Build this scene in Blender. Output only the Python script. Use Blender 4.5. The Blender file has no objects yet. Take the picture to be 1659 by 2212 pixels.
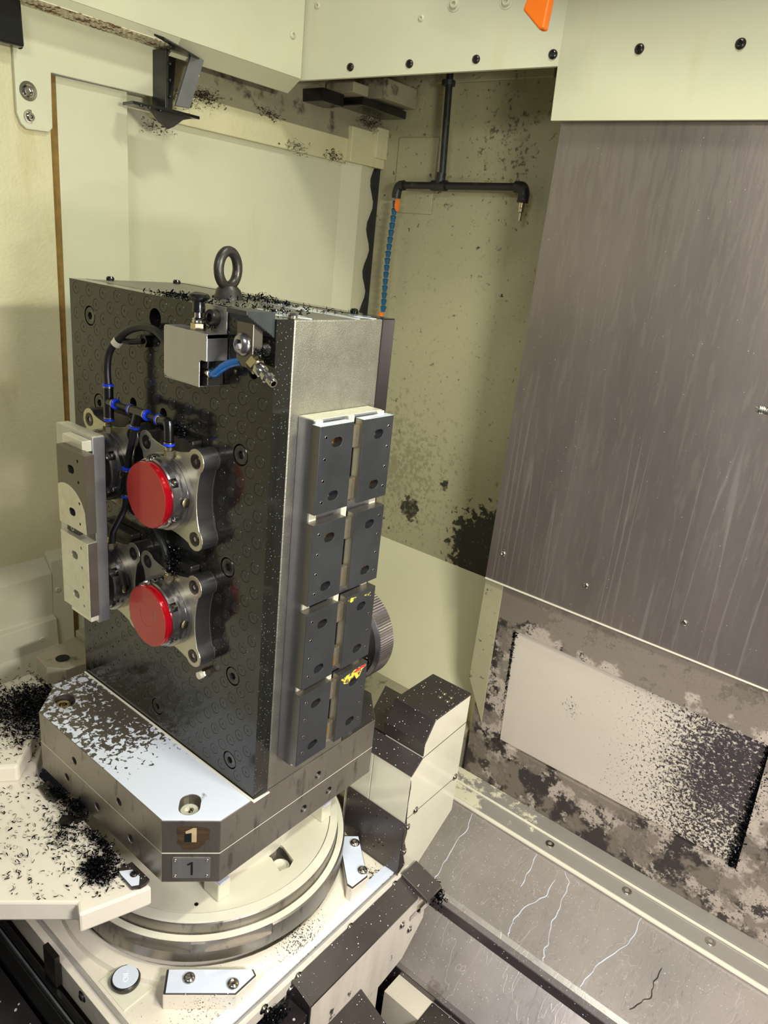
import bpy, bmesh, math, random
from mathutils import Vector, Matrix, Euler
PI = math.pi
rnd = random.Random(7)
C = bpy.context.scene.collection
S = bpy.context.scene

# ------------------------------------------------------------------ camera, world, lights, exposure
cam = bpy.data.cameras.new('camera')
cam.sensor_fit = 'VERTICAL'; cam.sensor_height = 24.0
cam.lens = 24.0 * 1567.25 / 2212.0
cam.clip_start = 0.02
co = bpy.data.objects.new('camera', cam); C.objects.link(co)
co.location = (0.9431, -0.7735, 0.8517)
co.rotation_euler = (1.2243, -0.1013, 0.6836)
S.camera = co

w = bpy.data.worlds.new('world'); S.world = w; w.use_nodes = True
w.node_tree.nodes['Background'].inputs[0].default_value = (0.88, 0.89, 0.92, 1)
w.node_tree.nodes['Background'].inputs[1].default_value = 0.14

def area(name, loc, target, sx, sy, power, col):
    l = bpy.data.lights.new(name, 'AREA'); l.shape = 'RECTANGLE'; l.size = sx; l.size_y = sy
    l.energy = power; l.color = col
    o = bpy.data.objects.new(name, l); C.objects.link(o); o.location = loc
    o.rotation_euler = (Vector(target) - Vector(loc)).to_track_quat('-Z', 'Y').to_euler()
    return o
area('work_lamp', (0.98, -0.02, 1.075), (-0.1, 0.0, 0.15), 0.22, 0.05, 12.5, (0.96, 0.99, 0.80))
area('ceiling_lamp', (0.45, 0.26, 2.00), (0.3, 0.35, 0.1), 0.26, 0.08, 9.5, (0.96, 0.99, 0.88))
area('doorway_lamp', (0.75, -1.45, 1.55), (0.1, 0.0, 0.2), 0.6, 0.3, 12.0, (1.0, 0.97, 0.92))
area('front_fill', (1.40, -0.35, 0.60), (0.6, 0.4, -1.1), 0.35, 0.12, 23.0, (1.0, 0.94, 0.97))  # added fill, no known fixture, brightens the lower right of the bay

S.view_settings.view_transform = 'Standard'; S.view_settings.look = 'None'
S.view_settings.gamma = 1; S.view_settings.use_curve_mapping = False
S.view_settings.exposure = 0.0

# ------------------------------------------------------------------ materials
def lin(c):
    return tuple(((v/255)/12.92 if v/255 <= .04045 else ((v/255+.055)/1.055)**2.4) for v in c) + (1,)
def mat(name, col, rough=.5, metal=0.0, var=None, bump=None, layers=(), coat=0, brush=None, spec=None):
    """col sRGB 0-255. var=(scale, amount, stretch). bump=(scale, strength, stretch).
    layers: dict(scale, thr, soft, stretch, detail, col, rough, metal, bias=[(nx,ny,nz,off,gain)], blobs=[(x,y,z,r,gain)], vor)"""
    m = bpy.data.materials.new(name); m.use_nodes = True
    nt = m.node_tree; N = nt.nodes; L = nt.links
    b = N['Principled BSDF']
    b.inputs['Roughness'].default_value = rough; b.inputs['Metallic'].default_value = metal
    if coat: b.inputs['Coat Weight'].default_value = coat; b.inputs['Coat Roughness'].default_value = .08
    if spec is not None: b.inputs['Specular IOR Level'].default_value = spec
    geo = N.new('ShaderNodeNewGeometry'); P = geo.outputs['Position']
    def math_(op, a, bb=None, c=None, clamp=False):
        n = N.new('ShaderNodeMath'); n.operation = op; n.use_clamp = clamp
        for i, v in enumerate((a, bb, c)):
            if v is None: continue
            if isinstance(v, (int, float)): n.inputs[i].default_value = v
            else: L.new(v, n.inputs[i])
        return n.outputs[0]
    def vec(stretch):
        if not stretch: return P
        n = N.new('ShaderNodeVectorMath'); n.operation = 'MULTIPLY'; L.new(P, n.inputs[0]); n.inputs[1].default_value = stretch
        return n.outputs[0]
    def noise(scale, stretch=None, detail=4, rgh=.6, dist=0):
        n = N.new('ShaderNodeTexNoise'); L.new(vec(stretch), n.inputs['Vector']); n.inputs['Scale'].default_value = scale
        n.inputs['Detail'].default_value = detail; n.inputs['Roughness'].default_value = rgh; n.inputs['Distortion'].default_value = dist
        return n.outputs[0]
    cs = None
    base = N.new('ShaderNodeRGB'); base.outputs[0].default_value = lin(col); cs = base.outputs[0]
    rs = None; ms = None
    def mixc(f, a, bcol):
        n = N.new('ShaderNodeMix'); n.data_type = 'RGBA'; L.new(f, n.inputs[0]); L.new(a, n.inputs[6])
        n.inputs[7].default_value = bcol; return n.outputs[2]
    def mixf(f, a, bv):
        n = N.new('ShaderNodeMix'); n.data_type = 'FLOAT'; L.new(f, n.inputs[0])
        if isinstance(a, (int, float)): n.inputs[2].default_value = a
        else: L.new(a, n.inputs[2])
        n.inputs[3].default_value = bv; return n.outputs[0]
    if var:
        f = noise(var[0], var[2] if len(var) > 2 else None, 5)
        mr = N.new('ShaderNodeMapRange'); L.new(f, mr.inputs[0]); mr.inputs[1].default_value = .35; mr.inputs[2].default_value = .65
        mr.inputs[3].default_value = 1-var[1]; mr.inputs[4].default_value = 1+var[1]*.6
        n = N.new('ShaderNodeVectorMath'); n.operation = 'SCALE'; L.new(cs, n.inputs[0]); L.new(mr.outputs[0], n.inputs[3]); cs = n.outputs[0]
        rs = math_('MULTIPLY_ADD', f, .25, rough-.12, clamp=True)
    rs = rs if rs is not None else rough; ms = metal
    masks = []
    for y in layers:
        if y.get('vor'):
            n = N.new('ShaderNodeTexVoronoi'); L.new(vec(y.get('stretch')), n.inputs['Vector']); n.inputs['Scale'].default_value = y['scale']
            sep = N.new('ShaderNodeSeparateColor'); L.new(n.outputs['Color'], sep.inputs[0])
            d = math_('MULTIPLY', sep.outputs[0], y['thr'])      # random spot radius
            d = math_('SUBTRACT', d, n.outputs['Distance'])
            v = math_('MULTIPLY_ADD', d, 1.0, .5); thr = .5
        else:
            v = noise(y['scale'], y.get('stretch'), y.get('detail', 5), y.get('rgh', .6), y.get('dist', 0)); thr = y['thr']
            if y.get('ridge'):
                v = math_('ABSOLUTE', math_('SUBTRACT', v, .5)); v = math_('MULTIPLY_ADD', v, -y['ridge'], 1)
        for (nx, ny, nz, off, gain) in y.get('bias', ()):
            n = N.new('ShaderNodeVectorMath'); n.operation = 'DOT_PRODUCT'; L.new(P, n.inputs[0]); n.inputs[1].default_value = (nx, ny, nz)
            q = math_('ADD', n.outputs['Value'], off, clamp=True); v = math_('MULTIPLY_ADD', q, gain, v)
        for (x, yy, z, r, gain) in y.get('blobs', ()):
            n = N.new('ShaderNodeVectorMath'); n.operation = 'DISTANCE'; L.new(P, n.inputs[0]); n.inputs[1].default_value = (x, yy, z)
            q = math_('MULTIPLY_ADD', n.outputs['Value'], -1/r, 1, clamp=True); v = math_('MULTIPLY_ADD', q, gain, v)
        mr = N.new('ShaderNodeMapRange'); L.new(v, mr.inputs[0]); s = y.get('soft', .02)
        mr.inputs[1].default_value = thr-s; mr.inputs[2].default_value = thr+s; mr.inputs[4].default_value = y.get('amt', 1)
        f = mr.outputs[0]; masks.append((f, y.get('h', 0)))
        cs = mixc(f, cs, lin(y['col']))
        rs = mixf(f, rs, y.get('rough', rough)); ms = mixf(f, ms, y.get('metal', metal))
    L.new(cs, b.inputs['Base Color'])
    for s_, i in ((rs, 'Roughness'), (ms, 'Metallic')):
        if not isinstance(s_, (int, float)): L.new(s_, b.inputs[i])
    h = None
    if bump:
        f = noise(bump[0], bump[2] if len(bump) > 2 else None, 3); h = math_('MULTIPLY', f, bump[1])
    for f, hh in masks:
        if hh:
            q = math_('MULTIPLY', f, hh); h = q if h is None else math_('ADD', h, q)
    if h is not None:
        bn = N.new('ShaderNodeBump'); bn.inputs['Strength'].default_value = .6; bn.inputs['Distance'].default_value = .002
        L.new(h, bn.inputs['Height']); L.new(bn.outputs[0], b.inputs['Normal'])
    return m
CREAM = (203, 201, 172)
M = {}
M['cream'] = mat('cream_paint', CREAM, .38, var=(3, .05), bump=(120, .12),
    layers=[dict(scale=9, thr=.66, soft=.05, col=(196, 184, 140), stretch=(1, 1, .25), amt=.35),
            dict(scale=75, thr=.765, soft=.008, col=(50, 46, 42), amt=.9)])
M['cream_rough'] = mat('cream_paint_orange_peel', (204, 197, 158), .45, var=(4, .07), bump=(160, .9),
    layers=[dict(scale=14, thr=.64, soft=.06, col=(188, 172, 120), stretch=(1, 1, .3), amt=.45)])
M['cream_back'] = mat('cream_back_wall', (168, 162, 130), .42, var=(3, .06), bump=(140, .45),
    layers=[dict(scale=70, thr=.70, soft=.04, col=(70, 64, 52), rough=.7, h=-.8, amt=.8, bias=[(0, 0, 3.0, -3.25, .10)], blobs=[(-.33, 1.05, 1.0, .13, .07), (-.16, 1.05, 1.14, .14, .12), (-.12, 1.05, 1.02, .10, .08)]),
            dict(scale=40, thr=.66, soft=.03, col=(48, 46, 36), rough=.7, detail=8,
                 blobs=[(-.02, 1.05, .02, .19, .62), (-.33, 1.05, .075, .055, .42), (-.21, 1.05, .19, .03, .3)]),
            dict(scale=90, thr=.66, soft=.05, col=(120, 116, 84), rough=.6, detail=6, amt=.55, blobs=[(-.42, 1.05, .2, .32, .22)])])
M['cream_slope'] = mat('cream_lower_panel', (210, 205, 172), .35, var=(2, .04))
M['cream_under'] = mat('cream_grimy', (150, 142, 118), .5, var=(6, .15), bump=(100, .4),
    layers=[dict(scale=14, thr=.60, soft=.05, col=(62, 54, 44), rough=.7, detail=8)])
M['cream_cast'] = mat('cream_cast_paint', (222, 214, 196), .32, var=(6, .05), bump=(55, .5), coat=.3,
    layers=[dict(scale=300, thr=.70, soft=.02, col=(96, 92, 90), rough=.3, metal=.6, detail=4, blobs=[(.285, -.02, -.375, .10, .20), (.29, .20, -.375, .05, .22), (.25, -.2, -.375, .08, .16)])])
M['cream_arm'] = mat('cream_arm_paint', (226, 218, 202), .4, var=(5, .05), bump=(40, .35),
    layers=[dict(scale=120, thr=.80, soft=.02, col=(60, 58, 60), rough=.4)])
M['cream_wet'] = mat('cream_wet_coolant', (220, 216, 194), .12, var=(9, .05), bump=(30, .25), coat=.8)
M['wet_rim'] = mat('milky_wet_rim', (226, 222, 202), .12, coat=.8)
M['grimy'] = mat('grimy_lower_wall', (182, 170, 157), .5, var=(6, .08), bump=(90, .8),
    layers=[dict(scale=13, thr=.56, soft=.012, col=(82, 76, 74), rough=.38, metal=.6, detail=14, rgh=.80, h=-.8,
                 blobs=[(.30, .815, -.47, .16, .16), (.55, .815, -.52, .22, .10), (.185, .815, .01, .10, .22), (.80, .815, -.56, .16, .14), (.24, .815, .03, .05, .16)], bias=[(-8, 0, 0, 1.68, .24)]),
            dict(scale=190, thr=.66, soft=.02, col=(52, 48, 48), rough=.4, detail=3, bias=[(1.2, 0, 0, -.25, .05), (0, 0, 8, .3, .07)]),
            dict(scale=12, thr=.50, soft=.03, col=(134, 124, 112), rough=.4, metal=.2, detail=6, bias=[(0, 0, 12, .6, .30)], amt=.9)])
M['window'] = mat('window_panel_cream', (206, 197, 182), .35, var=(4, .04),
    layers=[dict(scale=150, thr=.70, soft=.02, col=(58, 52, 52), rough=.35, detail=5, rgh=.7, bias=[(3.2, 0, 0, -1.35, .21)], blobs=[(.40, .83, -.2, .05, .16)]),
            dict(scale=75, thr=.66, soft=.02, col=(66, 60, 62), rough=.35, detail=10, rgh=.8, stretch=(.7, 1, 1.3), blobs=[(.80, .83, -.12, .28, .20), (.76, .83, -.26, .2, .10)])])
M['stainless'] = mat('stained_stainless_sheet', (146, 135, 131), .36, .75, var=(5, .08, (1, 1, .25)), bump=(220, .10, (1, 1, .5)),
    layers=[dict(scale=60, thr=.58, soft=.05, col=(176, 170, 146), rough=.5, metal=.4, stretch=(1.6, 1, .16), detail=4, amt=.10, bias=[(0, 0, 3, -2.5, .14)], dist=.6),
            dict(scale=12, thr=.955, soft=.02, ridge=5, col=(186, 180, 176), rough=.5, metal=.3, stretch=(1.6, 1, .05), detail=1, amt=.16, dist=.1, bias=[(0, 0, 2.2, -1.0, -.2)]),
            dict(scale=9, thr=.60, soft=.015, col=(158, 152, 150), rough=.5, metal=.5, stretch=(1, 1, .08), detail=1, amt=.07, dist=.1, bias=[(0, 0, 2.2, -1.0, -.2)]),
            dict(scale=90, thr=.07, soft=.01, col=(225, 220, 214), rough=.4, metal=0, vor=True, amt=.8)])
DROPS = dict(scale=140, thr=.17, soft=.02, col=(214, 216, 222), rough=.25, metal=0, vor=True, h=.5)
M['dark_steel'] = mat('spattered_steel', (96, 90, 88), .34, .8, var=(5, .15), layers=[DROPS])
M['chute'] = mat('wet_steel_chute', (186, 178, 174), .30, .6, var=(4, .10), bump=(60, .15),
    layers=[dict(scale=170, thr=.20, soft=.02, col=(232, 230, 232), rough=.15, metal=0, vor=True, h=.6, amt=.7),
            dict(scale=22, thr=.975, soft=.015, ridge=5, col=(120, 112, 104), rough=.2, metal=.5, stretch=(1, .2, .2), dist=.15, detail=3, amt=.18, blobs=[(.9, .6, -.6, .5, .02)]),
            dict(scale=12, thr=.988, soft=.008, ridge=5, col=(232, 228, 222), rough=.2, metal=.1, stretch=(1.1, .3, .3), dist=.2, detail=3, amt=.22, h=.2),
            dict(scale=16, thr=.70, soft=.03, col=(128, 114, 98), rough=.2, metal=.5, stretch=(1, .25, 1), dist=.8, detail=4, amt=.6)])
M['chute_face'] = mat('chute_front_steel', (112, 106, 108), .28, .85, var=(5, .12), layers=[dict(scale=90, thr=.18, soft=.02, col=(225, 225, 228), rough=.2, metal=0, vor=True)])
M['sill'] = mat('sill_paint_peeling', (220, 214, 186), .35, var=(6, .05),
    layers=[dict(scale=11, thr=.56, soft=.02, col=(160, 154, 146), rough=.4, metal=.3, detail=10, rgh=.75, h=-.3, bias=[(1.8, 0, 0, -.30, .38)])])
M['cream_skirt'] = mat('flaking_cream_skirt', (206, 198, 184), .4, var=(30, .10, (1, 1, .12)), bump=(80, .5),
    layers=[dict(scale=22, thr=.64, soft=.015, col=(84, 78, 76), rough=.35, metal=.6, detail=9, rgh=.7, stretch=(1, 1, .6), h=-.6, bias=[(0, 0, -6, -3.0, .12)])])
M['black_plate'] = mat('black_anodised_plate', (30, 30, 26), .14, .0, var=(6, .2), coat=.12, spec=.5,
    layers=[dict(scale=220, thr=.16, soft=.02, col=(150, 156, 165), rough=.1, vor=True, h=.4, amt=.6, bias=[(0, 0, -5, 1.4, .0)])])
M['plug'] = mat('black_plug', (38, 38, 34), .20, .0, coat=.1)
M['plug_dark'] = mat('plug_hole_black', (8, 8, 8), .3)
M['black_edge'] = mat('black_plate_edge', (10, 10, 11), .15, coat=.7)
M['body_silver'] = mat('bead_blasted_alloy', (150, 148, 137), .42, .85, var=(30, .05), bump=(500, .5),
    layers=[dict(scale=700, thr=.70, soft=.04, col=(226, 222, 204), rough=.25, metal=.6, detail=1)])
M['pallet_steel'] = mat('pallet_ground_steel', (150, 144, 134), .36, .85, var=(7, .13, (1, 1, .5)), bump=(150, .15),
    layers=[dict(scale=40, thr=.62, soft=.06, col=(98, 92, 86), rough=.4, metal=.7, stretch=(1, 1, .35))])
M['milk_top'] = mat('coolant_wet_top', (216, 223, 236), .10, 0, var=(5, .04), coat=1.0,
    layers=[dict(scale=95, thr=.555, soft=.015, col=(112, 105, 96), rough=.28, metal=.6, detail=3, dist=.5,
                 blobs=[(-.16, -.16, 0, .20, .10), (-.07, -.120, 0, .13, .16)], bias=[(5, 0, 0, -.05, -.35)]),
            dict(scale=20, thr=.70, soft=.05, col=(70, 60, 50), rough=.3, detail=5, blobs=[(-.19, -.19, 0, .06, .3), (-.05, -.125, 0, .1, .12)])])
M['milk'] = mat('milky_coolant', (214, 222, 236), .08, coat=1.0)
M['milk_edge'] = mat('milky_coolant_bead', (228, 226, 206), .12, coat=.8)
M['alu'] = mat('machined_alloy', (186, 186, 190), .30, .9, var=(20, .08, (1, 1, .1)), bump=(90, .25, (1, 1, .2)))
M['alu_white'] = mat('wet_alloy_cream', (220, 216, 196), .25, .35, var=(40, .06))
M['jaw'] = mat('gunmetal_jaw', (76, 79, 83), .38, .75, var=(14, .14), bump=(200, .08),
    layers=[dict(scale=18, thr=.70, soft=.01, col=(70, 70, 73), rough=.45, metal=.7, amt=.7)])
M['jaw_side'] = mat('gunmetal_jaw_side', (132, 128, 120), .32, .85, var=(20, .1, (1, 1, .05)))
M['jaw_brown'] = mat('brown_steel_jaw', (112, 106, 98), .36, .8, var=(14, .1))
M['jaw_cream'] = mat('face_milled_jaw', (208, 204, 184), .30, .55, var=(60, .10), bump=(90, .3))
M['clamp_gold'] = mat('gold_edged_clamp', (168, 160, 140), .28, .85, var=(30, .12), layers=[dict(scale=60, thr=.62, soft=.02, col=(196, 152, 70), metal=.9, rough=.3)])
M['steel'] = mat('turned_steel', (158, 156, 156), .22, .95, var=(12, .12, (1, .2, 1)), bump=(120, .12, (1, .1, 1)))
M['steel_face'] = mat('ground_flange_face', (186, 182, 160), .28, .75, var=(10, .07))
M['steel_dark'] = mat('dark_casting', (74, 72, 68), .4, .8, var=(20, .15), bump=(200, .3))
M['chrome'] = mat('bright_screw_steel', (190, 186, 178), .16, 1.0)
M['screw_dark'] = mat('black_oxide_screw', (58, 55, 50), .3, .7)
M['black'] = mat('black_plastic', (14, 14, 15), .25, coat=.3)
M['rubber'] = mat('black_rubber', (26, 26, 26), .4)
M['bore'] = mat('dark_bore', (20, 18, 16), .35, .3)
M['bore_gold'] = mat('amber_oiled_bore', (170, 120, 50), .25, .8)
M['blue'] = mat('blue_release_ring', (24, 62, 220), .3)
M['tube_blue'] = mat('blue_air_tube', (10, 96, 168), .2, coat=.5)
M['hose_blue'] = mat('blue_segment_hose', (18, 82, 118), .4)
M['orange'] = mat('orange_plastic', (245, 120, 24), .4)
M['red'] = mat('red_anodised', (178, 46, 42), .38, .25, var=(16, .10), coat=.3,
    layers=[dict(scale=30, thr=.70, soft=.05, col=(180, 60, 44), rough=.4, amt=.6)])
M['red_rim'] = mat('red_anodised_rim', (170, 10, 26), .16, .4, coat=.5)
M['nickel'] = mat('nickel_fitting', (200, 188, 160), .2, 1.0)
M['pipe'] = mat('grimy_black_pipe', (34, 34, 34), .45, .1, bump=(60, .6), layers=[dict(scale=50, thr=.60, soft=.05, col=(66, 58, 46), rough=.8)])
M['chip'] = mat('blue_black_chip', (26, 28, 36), .16, .9)
M['chip_brown'] = mat('oily_brown_chip', (58, 42, 26), .3, .5)
M['white_metal'] = mat('tag_plate_alloy', (178, 176, 174), .32, .8, var=(60, .05, (1, 1, .1)))
M['ink'] = mat('tag_ink', (22, 26, 28), .4)
M['brown_glue'] = mat('brown_adhesive', (66, 50, 30), .6, var=(90, .35, (.3, .3, 2)), bump=(120, .6, (.3, .3, 2)))
M['digit'] = mat('bare_brass_digit', (226, 204, 156), .35, .4, var=(120, .12))
M['oil_text'] = mat('oil_letter_white', (236, 240, 246), .3)
M['grey_chip'] = mat('peeled_grey_paint', (104, 104, 104), .5, var=(20, .08), layers=[dict(scale=25, thr=.66, soft=.02, col=(190, 182, 150), rough=.5)])
M['rust'] = mat('rusty_seam', (130, 100, 44), .8, var=(30, .3))
M['mesh'] = mat('stained_grille', (216, 206, 176), .5, layers=[dict(scale=70, thr=.56, soft=.04, col=(110, 74, 40), rough=.6, stretch=(1, .45, 1), detail=2)])
M['pink'] = mat('pink_strip', (150, 112, 104), .5)
M['floor_dark'] = mat('dark_wet_floor', (46, 42, 44), .18, .4, var=(5, .3), layers=[dict(scale=14, thr=.66, soft=.01, col=(196, 196, 206), rough=.1, detail=4), dict(scale=80, thr=.22, soft=.02, col=(210, 205, 205), rough=.2, vor=True)])
M['mirror_mark'] = mat('milled_scratches', (150, 142, 128), .3, .8)
M['paint_yellow'] = mat('yellow_marker', (218, 190, 60), .5, layers=[dict(scale=130, thr=.52, soft=.03, col=(92, 90, 84), rough=.4, metal=.5)])
M['paint_red'] = mat('red_marker', (190, 40, 50), .5)

# ------------------------------------------------------------------ mesh helpers
AX = {'x': lambda p, a: (a, p[0], p[1]), 'y': lambda p, a: (p[0], a, p[1]), 'z': lambda p, a: (p[0], p[1], a)}
def add_prism(bm, pts, axis, a0, a1):
    f = AX[axis]
    A = [bm.verts.new(f(p, a0)) for p in pts]; B = [bm.verts.new(f(p, a1)) for p in pts]
    n = len(pts)
    bm.faces.new(A); bm.faces.new(B[::-1])
    for i in range(n):
        bm.faces.new((A[i], B[i], B[(i+1) % n], A[(i+1) % n]))
def add_box(bm, x0, x1, y0, y1, z0, z1):
    add_prism(bm, [(x0, y0), (x1, y0), (x1, y1), (x0, y1)], 'z', z0, z1)
def frame(d):
    return Vector(d).normalized().to_track_quat('Z', 'Y').to_matrix()
def add_lathe(bm, prof, origin=(0, 0, 0), d=(0, 0, 1), seg=24, hexr=(), phase=0):
    R = frame(d); O = Vector(origin); rings = []
    for k, (r, h) in enumerate(prof):
        if r < 1e-6:
            rings.append([bm.verts.new(O + R @ Vector((0, 0, h)))]); continue
        ring = []
        for i in range(seg):
            a = 2*PI*i/seg + phase; rr = r
            if k in hexr:
                rr = r*math.cos(PI/6)/math.cos(((a-phase) % (PI/3))-PI/6)
            ring.append(bm.verts.new(O + R @ Vector((rr*math.cos(a), rr*math.sin(a), h))))
        rings.append(ring)
    for a, b in zip(rings, rings[1:]):
        for i in range(seg):
            j = (i+1) % seg
            if len(a) == 1 and len(b) == 1: continue
            if len(a) == 1: bm.faces.new((a[0], b[i], b[j]))
            elif len(b) == 1: bm.faces.new((a[i], b[0], a[j]))
            else: bm.faces.new((a[i], b[i], b[j], a[j]))
    if len(rings[0]) > 2 and len(rings[-1]) > 2:      # an annulus: close the section on itself
        a, b = rings[-1], rings[0]
        for i in range(seg): bm.faces.new((a[i], b[i], b[(i+1) % seg], a[(i+1) % seg]))
    else:
        for r in (rings[0], rings[-1]):
            if len(r) > 2: bm.faces.new(r)
def spline(pts, n=6):
    P = [Vector(p) for p in pts]; P = [P[0]*2-P[1]] + P + [P[-1]*2-P[-2]]; out = []
    for i in range(1, len(P)-2):
        a, b, c, d = P[i-1:i+3]
        for k in range(n):
            t = k/n
            out.append(.5*((2*b)+(c-a)*t+(2*a-5*b+4*c-d)*t*t+(3*b-a-3*c+d)*t**3))
    out.append(P[-2]); return out
def add_tube(bm, pts, r, seg=10, closed=False, taper=None):
    P = [Vector(p) for p in pts]; n = len(P); rings = []; up = Vector((.1, .2, 1)).normalized(); prev = None
    for i, p in enumerate(P):
        t = (P[(i+1) % n]-P[i-1]) if closed else (P[min(i+1, n-1)]-P[max(i-1, 0)])
        t.normalize()
        if prev is None:
            x = t.cross(up)
            if x.length < .1: x = t.cross(Vector((1, 0, 0)))
        else: x = prev - t*prev.dot(t)
        x.normalize(); prev = x; y = t.cross(x)
        rr = r if taper is None else taper(i/(n-1))
        rings.append([bm.verts.new(p + x*rr*math.cos(2*PI*k/seg) + y*rr*math.sin(2*PI*k/seg)) for k in range(seg)])
    m = n if closed else n-1
    for i in range(m):
        a, b = rings[i], rings[(i+1) % n]
        for k in range(seg):
            bm.faces.new((a[k], a[(k+1) % seg], b[(k+1) % seg], b[k]))
    if not closed: bm.faces.new(rings[0]); bm.faces.new(rings[-1][::-1])
woff = {}
def link(o, parent=None, pos=None):
    C.objects.link(o)
    if parent is not None:
        o.parent = parent; base = woff[parent.name]
    else: base = Vector((0, 0, 0))
    if pos is None: o.location = -base; woff[o.name] = Vector((0, 0, 0))
    else: o.location = Vector(pos)-base; woff[o.name] = Vector(pos)
    return o
def mesh_of(name, bm, m, smooth=False):
    bmesh.ops.recalc_face_normals(bm, faces=bm.faces)
    me = bpy.data.meshes.new(name); bm.to_mesh(me); bm.free()
    for k in (m if isinstance(m, (list, tuple)) else [m]): me.materials.append(M[k])
    if smooth:
        me.polygons.foreach_set('use_smooth', [True]*len(me.polygons))
        me.set_sharp_from_angle(angle=math.radians(35))
    return me
def bevel(o, wd, seg=2):
    b = o.modifiers.new('bevel', 'BEVEL'); b.width = wd; b.segments = seg; b.limit_method = 'ANGLE'; b.angle_limit = math.radians(40)
    return o
def obj(name, bm, m, parent=None, bev=0, smooth=False, label=None, kind=None):
    o = bpy.data.objects.new(name, mesh_of(name, bm, m, smooth)); link(o, parent)
    if bev: bevel(o, bev)
    if label: o['label'] = label
    if kind: o['kind'] = kind
    return o
def cut(o, bm):
    """take the closed shapes in bm out of object o (exact boolean, baked)"""
    bmesh.ops.recalc_face_normals(bm, faces=bm.faces)
    me = bpy.data.meshes.new('cutter'); bm.to_mesh(me); bm.free()
    c = bpy.data.objects.new('cutter', me); C.objects.link(c)
    mods = [(x.width, x.segments) for x in o.modifiers if x.type == 'BEVEL']
    for x in list(o.modifiers): o.modifiers.remove(x)
    par = o.parent; loc = o.location.copy()
    o.parent = None; o.location = (0, 0, 0)
    b = o.modifiers.new('cut', 'BOOLEAN'); b.operation = 'DIFFERENCE'; b.object = c; b.solver = 'EXACT'
    dg = bpy.context.evaluated_depsgraph_get(); dg.update()
    nm = bpy.data.meshes.new_from_object(o.evaluated_get(dg))
    o.modifiers.clear(); o.data = nm; o.parent = par; o.location = loc
    bpy.data.objects.remove(c)
    for wd, sg in mods: bevel(o, wd, sg)
    return o
def thing(name, label, cat, loc=(0, 0, 0), group=None):
    o = bpy.data.objects.new(name, None); link(o, None, loc); o.empty_display_size = .02
    o['label'] = label; o['category'] = cat
    if group: o['group'] = group
    return o
def tag(o, label, cat, group=None, kind=None):
    o['label'] = label; o['category'] = cat
    if group: o['group'] = group
    if kind: o['kind'] = kind
    return o
def dup(root, delta, label, group=None):
    r = root.copy(); C.objects.link(r); r.location = root.location + Vector(delta); r['label'] = label
    woff[r.name] = woff[root.name] + Vector(delta)
    if group: r['group'] = group
    for ch in root.children:
        c = ch.copy(); C.objects.link(c); c.parent = r
        for g in ch.children:
            d = g.copy(); C.objects.link(d); d.parent = c
    return r
def struct(name, bm, m, bev=0, parent=None):
    o = obj(name, bm, m, parent, bev)
    if parent is None: o['kind'] = 'structure'
    return o
# shared small meshes ------------------------------------------------
def screw_mesh(kind, m='chrome'):
    bm = bmesh.new()
    if kind == 'button':
        add_lathe(bm, [(0, -.2), (1.0, -.2), (1.0, .05), (.93, .25), (.72, .42), (.52, .5), (.5, .48), (.48, .1), (0, .1)], seg=24, hexr=(6, 7))
    elif kind == 'cap':
        add_lathe(bm, [(0, -.4), (1.0, -.4), (1.0, .5), (.9, .6), (.56, .6), (.54, .58), (.52, .15), (0, .15)], seg=24, hexr=(5, 6))
    elif kind == 'flush':
        add_lathe(bm, [(0, -.4), (1.0, -.4), (1.0, .02), (.94, .08), (.48, .08), (.46, .06), (.44, -.25), (0, -.25)], seg=24, hexr=(5, 6))
    elif kind == 'washer':
        add_lathe(bm, [(0, -.1), (1.5, -.1), (1.5, .08), (1.0, .1), (1.0, .3), (.8, .55), (.5, .6), (.48, .58), (.45, .2), (0, .2)], seg=24, hexr=(7, 8))
    return mesh_of(kind+'_'+m, bm, m, True)
SM = {}
def screw(pos, d, r, kind='button', m='chrome', parent=None, name='screw'):
    k = (kind, m)
    if k not in SM: SM[k] = screw_mesh(kind, m)
    o = bpy.data.objects.new(name, SM[k]); link(o, parent, pos)
    o.rotation_euler = frame(d).to_euler(); o.scale = (r, r, r)
    return o
def text(s, size, depth, origin, right, up, m, parent, name, label=None, sx=1, offset=0):
    cu = bpy.data.curves.new('t', 'FONT'); cu.body = s; cu.size = size; cu.extrude = depth; cu.align_x = 'CENTER'; cu.align_y = 'CENTER'; cu.offset = offset
    t = bpy.data.objects.new('t', cu); C.objects.link(t)
    dg = bpy.context.evaluated_depsgraph_get(); dg.update()
    me = bpy.data.meshes.new_from_object(t.evaluated_get(dg)); bpy.data.objects.remove(t)
    R = Vector(right).normalized(); U = Vector(up).normalized(); Nn = R.cross(U)
    for v in me.vertices:
        q = v.co; v.co = Vector(origin)+R*q.x*sx+U*q.y+Nn*q.z
    me.materials.clear(); me.materials.append(M[m])
    o = bpy.data.objects.new(name, me); link(o, parent)
    if label: o['label'] = label
    return o
def circ(cx, cy, r, n=24, a0=0, a1=2*PI):
    full = abs(a1-a0-2*PI) < 1e-6
    return [(cx+r*math.cos(a0+(a1-a0)*i/(n if full else n-1)), cy+r*math.sin(a0+(a1-a0)*i/(n if full else n-1))) for i in range(n)]
B = bmesh.new

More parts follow.
